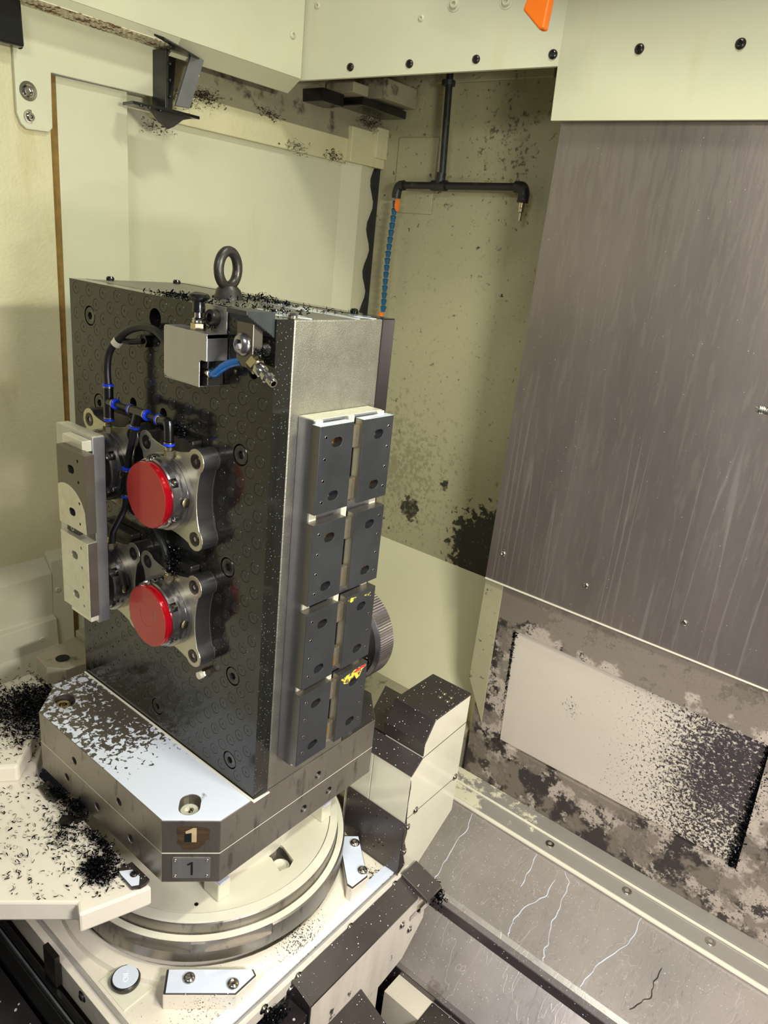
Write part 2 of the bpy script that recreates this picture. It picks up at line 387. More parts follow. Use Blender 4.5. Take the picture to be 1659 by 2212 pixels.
# ------------------------------------------------------------------ the setting: shell of the machining bay
b = B(); add_box(b, -1.2, 1.9, -1.7, 1.3, -.98, -.95)
struct('floor', b, 'floor_dark')
b = B(); add_prism(b, [(.30, 1.0), (1.9, 1.0), (1.9, .28), (.30, .28)], 'z', -.95, -.78); o = struct('floor.001', b, 'cream_cast')
b = B(); add_box(b, -1.2, 1.9, .595, 1.2, 1.55, 1.58)
struct('ceiling', b, 'cream')
b = B(); add_box(b, 1.62, 1.66, -.45, 1.2, -.95, 1.55)
struct('wall_right', b, 'cream')

b = B(); add_box(b, .83, 1.12, -.20, .14, 1.108, 1.20)  # unseen box, added to keep the work lamp's light off the header
tag(obj('lamp_blocker', b, 'cream', None, .002), 'unseen cream box added over the work lamp to block its upward light', 'housing')
# left wall (towards the pallet door)
wl = B(); add_prism(wl, [(-1.7, .10), (.022, .10), (.022, 1.0), (.022, 1.50), (-1.7, 1.50)], 'x', -.60, -.558)
o = struct('wall_left', wl, 'cream_rough')
tab = B()
add_prism(tab, [(-.045, 1.50), (-.045, 1.02), (-.038, 1.003), (-.028, .996), (.014, .998), (.022, 1.006), (.024, 1.10), (.274, 1.105), (.274, 1.26), (.274, 1.50)], 'x', -.558, -.549)
hp = obj('header_plate', tab, 'cream', o, .0015)
screw((-.549, -.022, 1.060), (1, 0, 0), .011, 'washer', 'chrome', hp)
screw((-.549, -.021, 1.018), (1, .2, 0), .008, 'washer', 'chrome', hp)
for v, z in ((-.044, 1.188), (-.038, 1.159), (-.033, 1.131)): screw((-.549, v, z), (1, 0, 0), .0065, 'button', 'black', hp)
b = B(); add_prism(b, [(.022, -.17), (.036, -.17), (.041, 1.10), (.024, 1.10)], 'x', -.60, -.566); obj('rusty_seam', b, 'rust', o)
b = B(); add_prism(b, [(-.14, 1.30), (-.04, 1.30), (-.035, 1.125), (-.14, 1.122)], 'x', -.549, -.525)
tag(obj('rubber_boot', b, 'black', None, .004), 'glossy black rubber boot at the top left corner of the bay', 'boot')
b = B(); add_prism(b, [(.036, -.20), (.193, -.20), (.194, 1.104), (.041, 1.10)], 'x', -.60, -.565)
struct('door_1', b, 'cream', .0015)
b = B(); add_prism(b, [(.19, -.55), (.90, -.55), (.90, 1.15), (.19, 1.13)], 'x', -.62, -.60)
struct('door_2', b, 'cream')
b = B(); add_prism(b, [(-.60, .895), (-.60, 1.20), (-.64, 1.20)], 'z', -.6, 1.10)
add_prism(b, [(-.60, .895), (-.585, .965), (-.60, 1.045), (-.62, 1.045), (-.62, .895)], 'z', -.55, 1.086)
struct('trim_1', b, 'cream')
# beam above the door panel
b = B(); add_prism(b, [(-.62, 1.070), (-.585, 1.070), (-.585, 1.133), (-.62, 1.145)], 'y', .27, .90)
tr = struct('trim_2', b, 'cream_rough', .002)
b = B(); add_prism(b, [(-.62, 1.075), (-.572, 1.075), (-.572, 1.165), (-.62, 1.17)], 'y', .90, 1.05)
add_prism(b, [(-.62, 1.10), (-.565, 1.10), (-.565, 1.18), (-.62, 1.18)], 'y', 1.0, 1.05)
struct('trim_3', b, 'cream_rough', .002)
# grimy panel sloping up behind the beam
b = B(); add_prism(b, [(-.585, 1.133), (-.62, 1.50), (-.66, 1.50), (-.64, 1.13)], 'y', .27, 1.05)
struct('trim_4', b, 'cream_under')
b = B(); add_box(b, -.62, -.52, .72, .80, 1.19, 1.22); add_box(b, -.60, -.50, .85, 1.04, 1.205, 1.225)
struct('trim_5', b, 'black', .002)
b = B(); add_box(b, -.59, -.49, .80, .86, 1.225, 1.25); add_box(b, -.56, -.47, .90, 1.045, 1.23, 1.28)
struct('trim_6', b, 'cream_under', .003)
# wavy black door seal beside the corner
b = B(); pts = []
n = 60
for i in range(n+1):
    z = 1.085 - 1.2*i/n; pts.append((1.045 - .012 - .014*math.cos((z-.655)/.128*2*PI), z))
pts += [(1.064, -.115), (1.064, 1.085)]
add_prism(b, pts, 'x', -.600, -.585)
tag(obj('wavy_seal', b, 'rubber', None, .001), 'black wavy rubber strip hanging in the corner left of the blue hose', 'seal')
b = B(); add_box(b, -.62, -.603, 1.018, 1.045, -.1, 1.06); tag(obj('pink_backing_strip', b, 'pink'), 'pink strip showing behind the scallops of the wavy black seal', 'strip')
b = B(); add_box(b, -.60, -.578, 1.066, 1.098, -.12, 1.08); tag(obj('seal_rail', b, 'black', None, .001), 'straight black rail along the right edge of the wavy seal', 'rail')

# lower part of the left wall: stepped guard
b = B(); add_prism(b, [(-.60, .125), (-.557, .122), (-.530, .090), (-.530, .066), (-.533, -.015), (-.520, -.020), (-.516, -.085), (-.490, -.140), (-.488, -.30), (-.60, -.30)], 'y', -1.7, -.040)
sg = struct('baseboard_left', b, 'cream', .002)
screw((-.521, -.078, -.062), (1, 0, 0), .009, 'button', 'cream', sg)
b = B(); add_prism(b, [(-.533, -.19), (-.533, .118), (-.560, .135), (-.60, .135), (-.60, -.19)], 'y', -.040, .008)
o = struct('trim_7', b, 'cream', .002); screw((-.532, -.028, .045), (1, 0, 0), .007, 'button', 'cream', o)
b = B(); add_box(b, -.60, -.57, .008, .16, -.45, .10); struct('trim_8', b, 'cream_under')
b = B(); add_prism(b, [(-.475, -.40), (-.40, -.36), (-.40, -.10), (-.475, -.10)], 'z', -.30, -.14); add_box(b, -.488, -.43, -1.7, -.17, -.30, -.135)
struct('trim_9', b, 'cream', .003)

# back wall
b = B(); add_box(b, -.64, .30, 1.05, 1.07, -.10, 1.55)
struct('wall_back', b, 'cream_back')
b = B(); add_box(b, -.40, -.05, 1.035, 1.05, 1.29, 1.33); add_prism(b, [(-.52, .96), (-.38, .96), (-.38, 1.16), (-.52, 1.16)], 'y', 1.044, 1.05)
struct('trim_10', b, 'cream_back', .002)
b = B(); add_prism(b, [(1.05, -.055), (.86, -.44), (.86, -.50), (1.10, -.50), (1.10, -.055)], 'x', -.64, .14)
struct('wall_back.001', b, 'cream_slope')
b = B(); add_prism(b, [(.86, -.42), (.70, -.46), (.70, -.95), (.86, -.95)], 'x', -.64, .12)
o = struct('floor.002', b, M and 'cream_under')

# right side wall: stainless sheet over grimy lower wall with recessed panel
b = B(); add_prism(b, [(.113, .071), (.117, 1.24), (1.60, 1.24), (1.60, .095), (.84, .074)], 'y', .796, .800)
sp = struct('wall_front', b, 'stainless', .0006)
for u, z in ((.153, .153), (.382, .150), (.616, .149), (.85, .149)): screw((u, .796, z), (0, -1, 0), .0075, 'button', 'chrome', sp)
b = B(); add_box(b, .114, 1.6, .7935, .796, .069, .0725); obj('sheet_edge', b, 'wet_rim', sp)
# lower wall with the opening of the recess
b = B(); add_prism(b, [(.135, -.56), (.135, .10), (1.62, .10), (1.62, -.56)], 'y', .815, .850)
lw = struct('wall_front.001', b, 'grimy')
c = B(); add_prism(c, [(.221, -.400), (.208, -.050), (.845, -.062), (.858, -.398)], 'y', .80, .829); cut(lw, c)
c = B(); add_prism(c, [(.905, -.62), (.905, -.030), (1.5, -.05), (1.5, -.62)], 'y', .80, .821); cut(lw, c)
b = B(); add_prism(b, [(.224, -.397), (.212, -.054), (.842, -.066), (.852, -.395)], 'y', .826, .833)
obj('recessed_panel', b, 'window', lw, .001, label='pale panel speckled black towards its right end')
b = B(); add_prism(b, [(.137, .815), (.09, .88), (.09, .93), (.137, .93)], 'z', -.45, .08)
add_prism(b, [(-.45, .815), (-.60, .76), (-.60, .88), (-.45, .88)], 'x', .10, .137)
struct('trim_11', b, 'cream_rough', .003)
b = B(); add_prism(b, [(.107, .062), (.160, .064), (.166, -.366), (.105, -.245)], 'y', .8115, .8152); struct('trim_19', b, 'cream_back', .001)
for u, z in ((.268, -.432), (.318, -.431)): screw((u, .815, z), (0, -1, 0), .0065, 'washer', 'grimy', lw)
# sill under it
b = B(); add_prism(b, [(.815, -.545), (.772, -.548), (.772, -.558), (.765, -.560), (.815, -.60)], 'x', .12, 1.62)
struct('trim_12', b, 'sill', .0008)
b = B(); add_prism(b, [(.768, -.560), (.718, -.566), (.718, -.66), (.80, -.66)], 'x', .12, 1.62)
sill = struct('trim_13', b, 'sill', .001)
for u in (.45, .66, .86): screw((u, .752, -.561), (0, 0, 1), .012, 'flush', 'chrome', sill)
b = B(); add_tube(b, [(.12, .716, -.566), (1.62, .716, -.566)], .006); add_tube(b, [(.12, .771, -.556), (1.62, .771, -.556)], .004)
obj('bead', b, 'wet_rim', sill, smooth=True)
# stepped chutes (way covers)
b = B(); add_prism(b, [(.715, -.572), (.470, -.610), (.458, -.616), (.452, -.628), (.452, -.672), (.720, -.672)], 'x', .16, 1.62)
c1 = tag(obj('upper_chute_cover', b, 'chute', None, .001), 'wide wet steel chute directly below the peeling cream sill', 'chute'); bevel(c1, .004, 3)
b = B(); add_box(b, .162, 1.62, .4495, .452, -.668, -.630); add_box(b, .162, 1.62, .444, .4525, -.672, -.668); obj('front_lip', b, 'chute_face', c1)
RUNS = [[(0.238, 0.708, -0.573), (0.256, 0.658, -0.58), (0.256, 0.603, -0.588), (0.266, 0.548, -0.597), (0.275, 0.495, -0.605), (0.277, 0.473, -0.6088)],
 [(0.516, 0.708, -0.5725), (0.539, 0.687, -0.5758), (0.546, 0.645, -0.5823), (0.553, 0.612, -0.5875), (0.554, 0.568, -0.5943), (0.57, 0.523, -0.6012), (0.577, 0.488, -0.6067), (0.584, 0.472, -0.6092)],
 [(0.509, 0.671, -0.5783), (0.513, 0.618, -0.5865), (0.49, 0.568, -0.5942), (0.482, 0.516, -0.6023), (0.489, 0.485, -0.6071), (0.495, 0.472, -0.6092)],
 [(0.715, 0.71, -0.5722), (0.718, 0.673, -0.5779), (0.715, 0.627, -0.585), (0.691, 0.567, -0.5944), (0.68, 0.532, -0.5998), (0.677, 0.503, -0.6043), (0.673, 0.472, -0.6092)],
 [(0.796, 0.626, -0.5852), (0.793, 0.585, -0.5916), (0.801, 0.554, -0.5964), (0.789, 0.526, -0.6007), (0.775, 0.497, -0.6053)],
 [(0.438, 0.706, -0.5728), (0.447, 0.654, -0.5809), (0.452, 0.6, -0.5893)]]
for k, q in enumerate(RUNS):
    jj = [q[0]]
    for a, b2 in zip(q, q[1:]):
        for f in (.33, .66): jj.append(tuple(a[i]*(1-f)+b2[i]*f + (rnd.uniform(-.003, .003) if i == 0 else 0) for i in range(3)))
        jj.append(b2)
    b = B(); add_tube(b, spline(jj, 3), .0008, 6, taper=lambda t: .0006+.0007*abs(math.sin(t*9)))
    obj('coolant_run', b, 'milk' if k != 4 else 'steel_dark', c1, smooth=True)
b = B(); add_prism(b, [(.451, -.655), (.345, -.752), (.340, -.765), (.340, -.86), (.451, -.86)], 'x', .12, 1.62)
c2 = tag(obj('lower_chute_cover', b, 'chute', None, .001), 'lower purple-grey steel chute below the wide chute, bottom right', 'chute')
b = B(); add_box(b, .122, 1.62, .3375, .340, -.86, -.765); obj('front_lip', b, 'chute_face', c2)
b = B(); add_box(b, .40, 1.5, .26, .335, -.80, -.775); tag(obj('rail_cover', b, 'dark_steel', None, .003), 'dark steel strip below the lower chute at the bottom edge', 'cover')

# header over the bay and the cover box at upper left
b = B()
hl = [(-.505, .600, 1.208), (.101, .770, 1.245), (.101, .770, 1.56), (-.505, .600, 1.56)]
hr = [(.101, .770, 1.245), (.105, .770, 1.144), (1.62, .770, 1.125), (1.62, .770, 1.56), (.101, .770, 1.56)]
for q in (hl, hr):
    A = [b.verts.new(p) for p in q]; D = [b.verts.new((p[0], p[1]+.010, p[2])) for p in q]; n = len(q)
    b.faces.new(A); b.faces.new(D[::-1])
    for k in range(n): b.faces.new((A[k], D[k], D[(k+1) % n], A[(k+1) % n]))
hd = struct('trim_14', b, 'cream')
HN = (.27, -.963, 0)
for p in ((-.360, .641, 1.238), (-.219, .680, 1.246), (-.071, .722, 1.256)): screw(p, HN, .0088, 'button', 'screw_dark', hd)
for u, z in ((.271, 1.265), (.458, 1.261)): screw((u, .770, z), (0, -1, 0), .0095, 'button', 'screw_dark', hd)
screw((.088, .766, 1.266), HN, .0095, 'button', 'black', hd)
for p in ((-.452, .615, 1.360), (-.203, .685, 1.333)): screw(p, HN, .007, 'button', 'cream', hd)
for p in ((-.133, .704, 1.358), (-.023, .735, 1.361)): screw(p, HN, .0095, 'washer', 'cream', hd)
b = B(); add_box(b, -.56, -.478, -.30, .60, 1.2105, 1.55)
cb = struct('trim_15', b, 'cream')
b = B(); add_prism(b, [(-.52, 1.182), (-.478, 1.210), (-.56, 1.210), (-.56, 1.19)], 'y', .262, .60); struct('trim_18', b, 'cream')
b = B(); add_prism(b, [(-.478, 1.210), (-.56, 1.210), (-.56, 1.202), (-.488, 1.198)], 'y', -.30, .262)
struct('trim_16', b, 'cream')
screw((-.478, .566, 1.292), (1, 0, 0), .009, 'button', 'cream', cb)
# expanded grille: horizontal strip between cover and header plate
b = B(); add_box(b, -.556, -.488, -.06, .262, 1.1965, 1.199)
gr = B()
for i in range(28):
    for j in range(7):
        y = -.05 + i*.0108 + (j % 2)*.005; x = -.551+j*.0088
        add_prism(gr, [(x, y), (x+.004, y-.0035), (x+.008, y), (x+.004, y+.0035)], 'z', 1.1950, 1.1964)
t = tag(obj('expanded_grille', b, 'mesh'), 'rust-spotted perforated grille strip under the cream cover at upper left', 'grille')
obj('mesh_bar', gr, 'mesh', t, kind='stuff')
b = B(); add_prism(b, [(-.435, .169), (-.436, .193), (-.469, .265), (-.510, .343), (-.522, .311), (-.522, .261), (-.470, .235)], 'z', 1.188, 1.192)
tag(obj('black_cowl', b, 'black', None, .001), 'curved black sheet at the right end of the spotted grille', 'sheet')
# black bracket
t = thing('black_bracket', 'black folded metal bracket with a pointed foot hanging under the left cover', 'bracket', (-.51, .25, 1.06))
b = B(); add_box(b, -.552, -.505, .244, .252, 1.082, 1.19); add_prism(b, [(.252, 1.082), (.290, 1.086), (.300, 1.19), (.252, 1.19)], 'x', -.552, -.546); obj('web', b, 'black', t, .0008)
b = B(); add_prism(b, [(-.545, .17), (-.50, .165), (-.485, .25), (-.49, .32), (-.545, .30)], 'z', 1.074, 1.080); obj('flange', b, 'black', t, .0008)
b = B(); add_prism(b, [(.195, 1.076), (.315, 1.076), (.285, 1.067), (.262, 1.050), (.248, 1.043), (.228, 1.052), (.212, 1.066)], 'x', -.506, -.500); obj('pointed_foot', b, 'steel_dark', t, .0008)
b = B(); add_prism(b, [(.266, 1.090), (.302, 1.092), (.337, 1.19), (.304, 1.192)], 'x', -.506, -.500); obj('peeling_plate', b, 'grey_chip', t, .0008, label='grey plate with peeling cream paint')
for z in (1.105, 1.135, 1.165): screw((-.503, .2525, z), (.6, -.8, 0), .0035, 'button', 'black', t)
for v in (.18, .20, .225): screw((-.495, v, 1.0738), (0, 0, -1), .004, 'cap', 'black', t)

# ------------------------------------------------------------------ pipe manifold on the back wall
t = thing('coolant_pipe', 'black grimy T-shaped coolant pipe on the cream back wall', 'pipe', (-.33, 1.0, 1.03))
b = B(); add_tube(b, [(-.337, 1.0, 1.32), (-.322, 1.0, 1.045)], .0095, 12); obj('vertical_pipe', b, 'pipe', t, smooth=True)
b = B(); add_tube(b, [(-.45, 1.0, 1.030), (-.08, 1.0, 1.037)], .0095, 12); obj('cross_pipe', b, 'pipe', t, smooth=True)
b = B(); add_tube(b, [(-.352, 1.0, 1.032), (-.305, 1.0, 1.033)], .014, 12); add_tube(b, [(-.326, 1.0, 1.065), (-.328, 1.0, 1.035)], .0135, 12); obj('tee', b, 'pipe', t, smooth=True)
b = B(); add_tube(b, spline([(-.45, 1.0, 1.030), (-.468, 1.0, 1.026), (-.474, 1.0, 1.012), (-.475, 1.0, .995)]), .0135, 12); obj('elbow', b, 'pipe', t, smooth=True)
b = B(); add_tube(b, spline([(-.09, 1.0, 1.037), (-.070, 1.0, 1.035), (-.063, 1.0, 1.022), (-.063, 1.0, 1.0)]), .0145, 12); obj('elbow', b, 'pipe', t, smooth=True)
b = B(); add_lathe(b, [(0, 0), (.010, 0), (.010, -.014), (.0085, -.016), (.0085, -.024), (.0045, -.026), (.0045, -.045), (0, -.045)], (-.063, 1.0, 1.002), (0, 0, 1), 12); obj('nozzle', b, 'nickel', t, smooth=True)
b = B(); add_lathe(b, [(0, 0), (.018, 0), (.018, .012), (0, .012)], (-.337, 1.0, 1.275), (0, 0, 1), 12); obj('collar', b, 'pipe', t)
t = thing('segmented_coolant_hose', 'blue segmented coolant hose hanging from the left end of the black pipe', 'hose', (-.475, 1.0, .66))
n = 16
for i in range(n):
    f = i/n; x = -.476 - .006*math.sin(f*PI) - .006*f; z = .988 - .313*f
    b = B(); add_lathe(b, [(0, 0), (.0058, 0), (.0085, .0125), (.0090, .0150), (.0055, .0185), (0, .0185)], (x, 1.0, z-.0185), (0, 0, 1), 12)
    obj('hose_segment', b, 'hose_blue', t, smooth=True)
b = B(); add_lathe(b, [(0, 0), (.0055, 0), (.0080, .014), (.0085, .018), (0, .018)], (-.489, 1.0, .655), (0, 0, 1), 14); obj('orange_tip', b, 'orange', t, smooth=True, label='orange nozzle tip')
b = B(); add_lathe(b, [(0, -.001), (.003, 0), (.003, .012), (0, .012)], (-.470, .992, .976), (.7, -.6, 0), 10)
add_prism(b, [(-.466, .989), (-.452, .992), (-.452, .960), (-.459, .959), (-.466, .968)], 'y', .984, .990); obj('valve_handle', b, 'orange', t, .001, label='orange valve handle')
# orange nozzle tip hanging from above, in front of the header
b = B(); add_prism(b, [(.171, 1.262), (.207, 1.231), (.217, 1.230), (.222, 1.30), (.186, 1.31)], 'y', .487, .505)
tag(obj('orange_nozzle', b, 'orange', None, .003), 'orange tapered nozzle poking down at the top edge of the picture', 'nozzle')
# drill
t = thing('twist_drill', 'spiral fluted steel drill tip entering from the right edge', 'drill', (.795, 0.0, .745))
b = B()
n = 40; sec = []
for i in range(n+1):
    f = i/n; x = .793+.062*f; a = f*PI*5; r = .0042 * (1 if f > .06 else (.35+f*11))
    ring = []
    for k in range(16):
        th = 2*PI*k/16; rr = r*(1 if (k % 8) in (0, 1, 2, 3, 4) else .55)
        ring.append(b.verts.new((x, rr*math.cos(th+a), .7445+rr*math.sin(th+a))))
    sec.append(ring)
for p, q in zip(sec, sec[1:]):
    for k in range(16): b.faces.new((p[k], q[k], q[(k+1) % 16], p[(k+1) % 16]))
b.faces.new(sec[0]); b.faces.new(sec[-1])
obj('fluted_bit', b, 'chrome', t)
b = B(); add_lathe(b, [(0, 0), (.010, 0), (.014, .006), (.014, .05), (.022, .06), (.022, .13), (.04, .135), (.04, .17), (0, .17)], (.855, 0, .7445), (1, 0, 0)); obj('tool_holder', b, 'steel', t, smooth=True)

# ------------------------------------------------------------------ rotary table base
t = thing('table_base', 'cream cast base under the round rotary table', 'base', (0, 0, -.60))
b = B(); add_prism(b, [(-.36, -.315), (.312, -.315), (.312, .234), (-.36, .234)], 'z', -.90, -.375); obj('casting', b, 'cream_cast', t, .004)
b = B(); add_lathe(b, [(.30, 0), (.296, .010), (.285, .016), (.27, .016), (.27, 0)], (0, 0, -.376), seg=64); obj('collar', b, 'cream_cast', t, smooth=True)
b = B(); add_prism(b, [(.3125, -.375), (.3165, -.371), (.3165, -.395), (.3125, -.395)], 'y', -.42, .248); add_prism(b, [(-.3155, -.375), (-.3195, -.371), (-.3195, -.395), (-.3155, -.395)], 'x', -.36, .312); obj('edge_strip', b, 'alu', t)
b = B(); add_prism(b, [(.285, -.3745), (.311, -.3745), (.311, -.3735), (.30, -.3735)], 'y', -.31, .245); obj('coolant_channel', b, 'milk', t)
b = B(); add_box(b, .313, .325, -.44, .245, -.405, -.378); obj('screw_strip', b, 'cream_skirt', t, .001)
for v, z in ((.218, -.385), (.078, -.385), (-.062, -.385), (-.080, -.400), (-.143, -.385), (-.134, -.401)): screw((.325, v, z), (1, 0, 0), .0062, 'washer', 'chrome', t)
b = B(); add_box(b, -.36, .30, -.332, -.3155, -.44, -.385); obj('screw_strip', b, 'cream_cast', t, .001)
for u, z in ((-.02, -.40), (.075, -.402), (.19, -.405)): screw((u, -.332, z), (0, -1, 0), .007, 'washer', 'steel_dark', t)
def block(pts, hgt=.022):
    b = B(); add_prism(b, pts, 'z', -.376, -.341); o = obj('raised_pad', b, 'cream_cast', t, .002)
    cx = sum(p[0] for p in pts)/len(pts); cy = sum(p[1] for p in pts)/len(pts)
    q = [(cx+(x-cx)*.985, cy+(y-cy)*.985) for x, y in pts]
    b = B(); add_prism(b, q, 'z', -.3415, -.3385); obj('wet_steel_plate', b, 'dark_steel', t, .0006)
    q = [(cx+(x-cx)*.94, cy+(y-cy)*.94) for x, y in pts]
    b = B(); add_prism(b, q, 'z', -.3386, -.3380); obj('coolant_film', b, 'milk', t)
block([(.176, -.234), (.283, -.131), (.295, -.135), (.296, -.181), (.208, -.264)])
block([(.180, .199), (.211, .229), (.297, .159), (.294, .115), (.281, .114)])
for u, v in ((.218, -.218), (.279, -.174), (.221, .205), (.280, .162)): screw((u, v, -.337), (0, 0, 1), .0105, 'button', 'chrome', t)
b = B(); add_box(b, .09, .166, -.309, -.251, -.376, -.3735); obj('cap_pad', b, 'cream_wet', t, .0005)
oc = thing('oil_cap', 'round oil filler cap marked OIL, wet with coolant, bottom left', 'cap', (.124, -.279, -.373))
b = B(); add_lathe(b, [(0, 0), (.0225, 0), (.0245, .004), (.0245, .010), (.0225, .0125), (0, .0125)], (.124, -.279, -.373), seg=40); obj('cap_body', b, 'steel_dark', oc, smooth=True)
b = B(); add_lathe(b, [(0, 0), (.0215, 0), (.021, .0007), (0, .0007)], (.124, -.279, -.3607), seg=40); obj('coolant_film', b, 'milk', oc)
text('OIL', .013, .0003, (.124, -.279, -.3598), (-.84, .54, 0), (-.54, -.84, 0), 'oil_text', oc, 'lettering', sx=1.0)

# way cover bolted to the right side of the base
t = thing('base_side_guard', 'grey sloped steel guard with a flaking cream skirt on the right of the base', 'guard', (.35, .05, -.60))
b = B(); add_prism(b, [(.326, -.380), (.374, -.398), (.374, -.404), (.330, -.404)], 'y', -.075, .240); obj('sloped_cover', b, 'dark_steel', t, .0008)
b = B(); add_prism(b, [(.326, -.378), (.326, -.46), (.374, -.46), (.374, -.398)], 'y', -.079, -.075); obj('end_plate', b, 'dark_steel', t, .0005)
b = B(); add_prism(b, [(-.076, -.402), (.225, -.402), (.280, -.405), (.279, -.49), (.215, -.553), (.100, -.570), (-.03, -.62), (-.076, -.62)], 'x', .326, .371); obj('cream_skirt', b, 'cream_skirt', t, .001)
b = B(); add_box(b, .371, .373, .222, .272, -.452, -.440); add_box(b, .371, .380, .246, .300, -.445, -.430); obj('latch_bar', b, 'chrome', t, .0005)
b = B(); add_prism(b, [(.326, -.372), (.395, -.390), (.395, -.40), (.326, -.385)], 'y', .240, .292); obj('sloped_cover', b, 'dark_steel', t, .0008)
for v, z in ((.196, -.441), (.228, -.480)): screw((.371, v, z), (1, 0, 0), .0065, 'washer', 'chrome', t)
t = thing('way_cover', 'spattered dark steel peaked cover at the bottom edge below the cream skirt', 'cover', (.40, 0, -.6))
b = B(); add_prism(b, [(.372, -.505), (.372, -.62), (.72, -.80), (.72, -.66)], 'y', -.16, .075); obj('top_cover', b, 'dark_steel', t, .001)
b = B(); add_prism(b, [(.372, -.505), (.372, -.62), (.72, -.80), (.72, -.66)], 'y', -.30, -.16)
for v in b.verts:
    if v.co.y < -.2: v.co.z -= .10
obj('side_slope', b, 'dark_steel', t, .001)
b = B(); add_box(b, .326, .372, -.18, -.082, -.62, -.415); tag(obj('chip_pocket', b, 'floor_dark', None, .002), 'dark recess full of chips left of the sloped guard at the bottom', 'recess')
# long dark guide rails at lower left, below the arm
b = B()
add_box(b, -.60, .40, -.352, -.340, -.60, -.432); add_box(b, -.60, .40, -.376, -.358, -.62, -.446)
tag(obj('guide_strip', b, 'black', None, .003), 'long black guide strips running below the base edge at lower left', 'rail')
b = B(); add_box(b, -.60, .40, -.357, -.3535, -.61, -.437); tag(obj('bright_guide_edge', b, 'alu', None, .001), 'thin bright metal edge between the black guide strips', 'rail')
b = B(); add_prism(b, [(-.38, -.47), (-.56, -.56), (-1.2, -.60), (-1.2, -.66), (-.38, -.60)], 'x', -.9, .55); tag(obj('wet_side_tray', b, 'floor_dark', None), 'black wet tray with milky puddles at the lower left corner', 'tray')
b = B(); add_box(b, -.03, .01, -.345, -.335, -.43, -.36); tag(obj('stop_bracket', b, 'screw_dark', None, .001), 'small dark bracket under the front edge of the cream arm', 'bracket')

# ------------------------------------------------------------------ rotary table (disc + ring)
t = thing('rotary_table', 'round cream and steel rotary table under the pallet', 'turntable', (0, 0, -.345))
b = B(); add_lathe(b, [(0, 0), (.268, 0), (.277, .006), (.277, .047), (.274, .050), (0, .050)], (0, 0, -.345), seg=120)
rg = obj('outer_ring', b, 'pallet_steel', t, smooth=True)
c = B()
for a in (-58, -20, 20, 62):
    aa = math.radians(a-8 if a == -20 else a); dx, dy = math.cos(aa), math.sin(aa)
    q = [(dx*.268-dy*s*.06+dx*e, dy*.268+dx*s*.06+dy*e) for s, e in ((-1, 0), (1, 0), (1, .03), (-1, .03))]
    if a in (-20, -58): add_prism(c, q, 'z', -.317, -.28)
cut(rg, c)
b = B(); add_lathe(b, [(.262, 0), (.274, 0), (.2738, .0012), (.262, .0012)], (0, 0, -.2952), seg=120); obj('wet_ledge', b, 'wet_rim', t)
b = B(); add_lathe(b, [(0, 0), (.2600, 0), (.2600, .022), (.257, .026), (0, .026)], (0, 0, -.2955), seg=120); dk = obj('disc_edge', b, 'pallet_steel', t, smooth=True)
b = B(); add_lathe(b, [(.2435, 0), (.2595, 0), (.2590, .0045), (.2435, .0050)], (0, 0, -.2700), seg=120); obj('wet_rim', b, 'wet_rim', t, smooth=True)
b = B(); add_lathe(b, [(0, 0), (.2420, 0), (.2420, .0060), (0, .0065)], (0, 0, -.2700), seg=120); ds = obj('table_disc', b, 'cream_wet', t)
c = B(); q = [(.2095, -.011), (.2240, .0085), (.2155, .0285)] + [(.190+.0165*math.cos(a), .0145+.0165*math.sin(a)) for a in [math.radians(x) for x in range(60, 290, 18)]]
add_prism(c, [(.170+.018*math.cos(a), .020+.018*math.sin(a)) for a in [math.radians(x) for x in range(70, 300, 20)]] + [(.2105, -.008), (.2165, .012), (.2100, .029)], 'z', -.31, -.25)
cut(ds, c)
c = B(); add_prism(c, [(.170+.018*math.cos(a), .020+.018*math.sin(a)) for a in [math.radians(x) for x in range(70, 300, 20)]] + [(.2105, -.008), (.2165, .012), (.2100, .029)], 'z', -.286, -.25)
cut(dk, c)
b = B(); add_lathe(b, [(0, 0), (.018, 0), (.018, .007), (.014, .010), (.0135, .006), (0, .006)], (.192, .012, -.2858), seg=28); obj('sunken_bolt', b, 'wet_rim', t, smooth=True)
for (u, v) in ((.173, -.118), (.170, .150)):     # locating shoulders at the disc rim
    b = B(); add_prism(b, [(u-.030, v-.014), (u+.012, v-.014), (u+.012, v+.014), (u-.030, v+.014)], 'z', -.264, -.225); obj('locating_shoulder', b, 'cream_wet', t, .003)
    b = B(); add_box(b, u-.030, u+.006, v-.010, v+.010, -.225, -.190); obj('key_block', b, 'dark_steel', t, .002)
    b = B(); add_box(b, u-.004, u+.0125, v-.011, v+.011, -.2255, -.222); obj('coolant_bead', b, 'milk', t, .001)
b = B(); add_lathe(b, [(0, 0), (.17, 0), (.17, .06), (.165, .085), (.12, .088), (0, .088)], (0, 0, -.264), seg=64); obj('pallet_cone', b, 'cream_wet', t, smooth=True)
b = B(); add_lathe(b, [(0, 0), (.105, 0), (.105, .038), (0, .038)], (.13, -.13, -.180), seg=40)
b.free()
b = B(); add_lathe(b, [(0, 0), (.075, 0), (.079, .006), (.079, .040), (0, .040)], (.118, -.118, -.1645), seg=48); obj('black_seal_boss', b, 'black', t, smooth=True)
screw((.183, -.183, -.283), (1, -1, 0), .0058, 'flush', 'bore', t); screw((.1955, -.1955, -.321), (1, -1, 0), .0050, 'flush', 'chrome', t)
b = B(); add_lathe(b, [(0, 0), (.0035, 0), (.0035, .0006), (0, .0006)], (.160, -.160, -.2636)); obj('oil_port', b, 'bore', t)

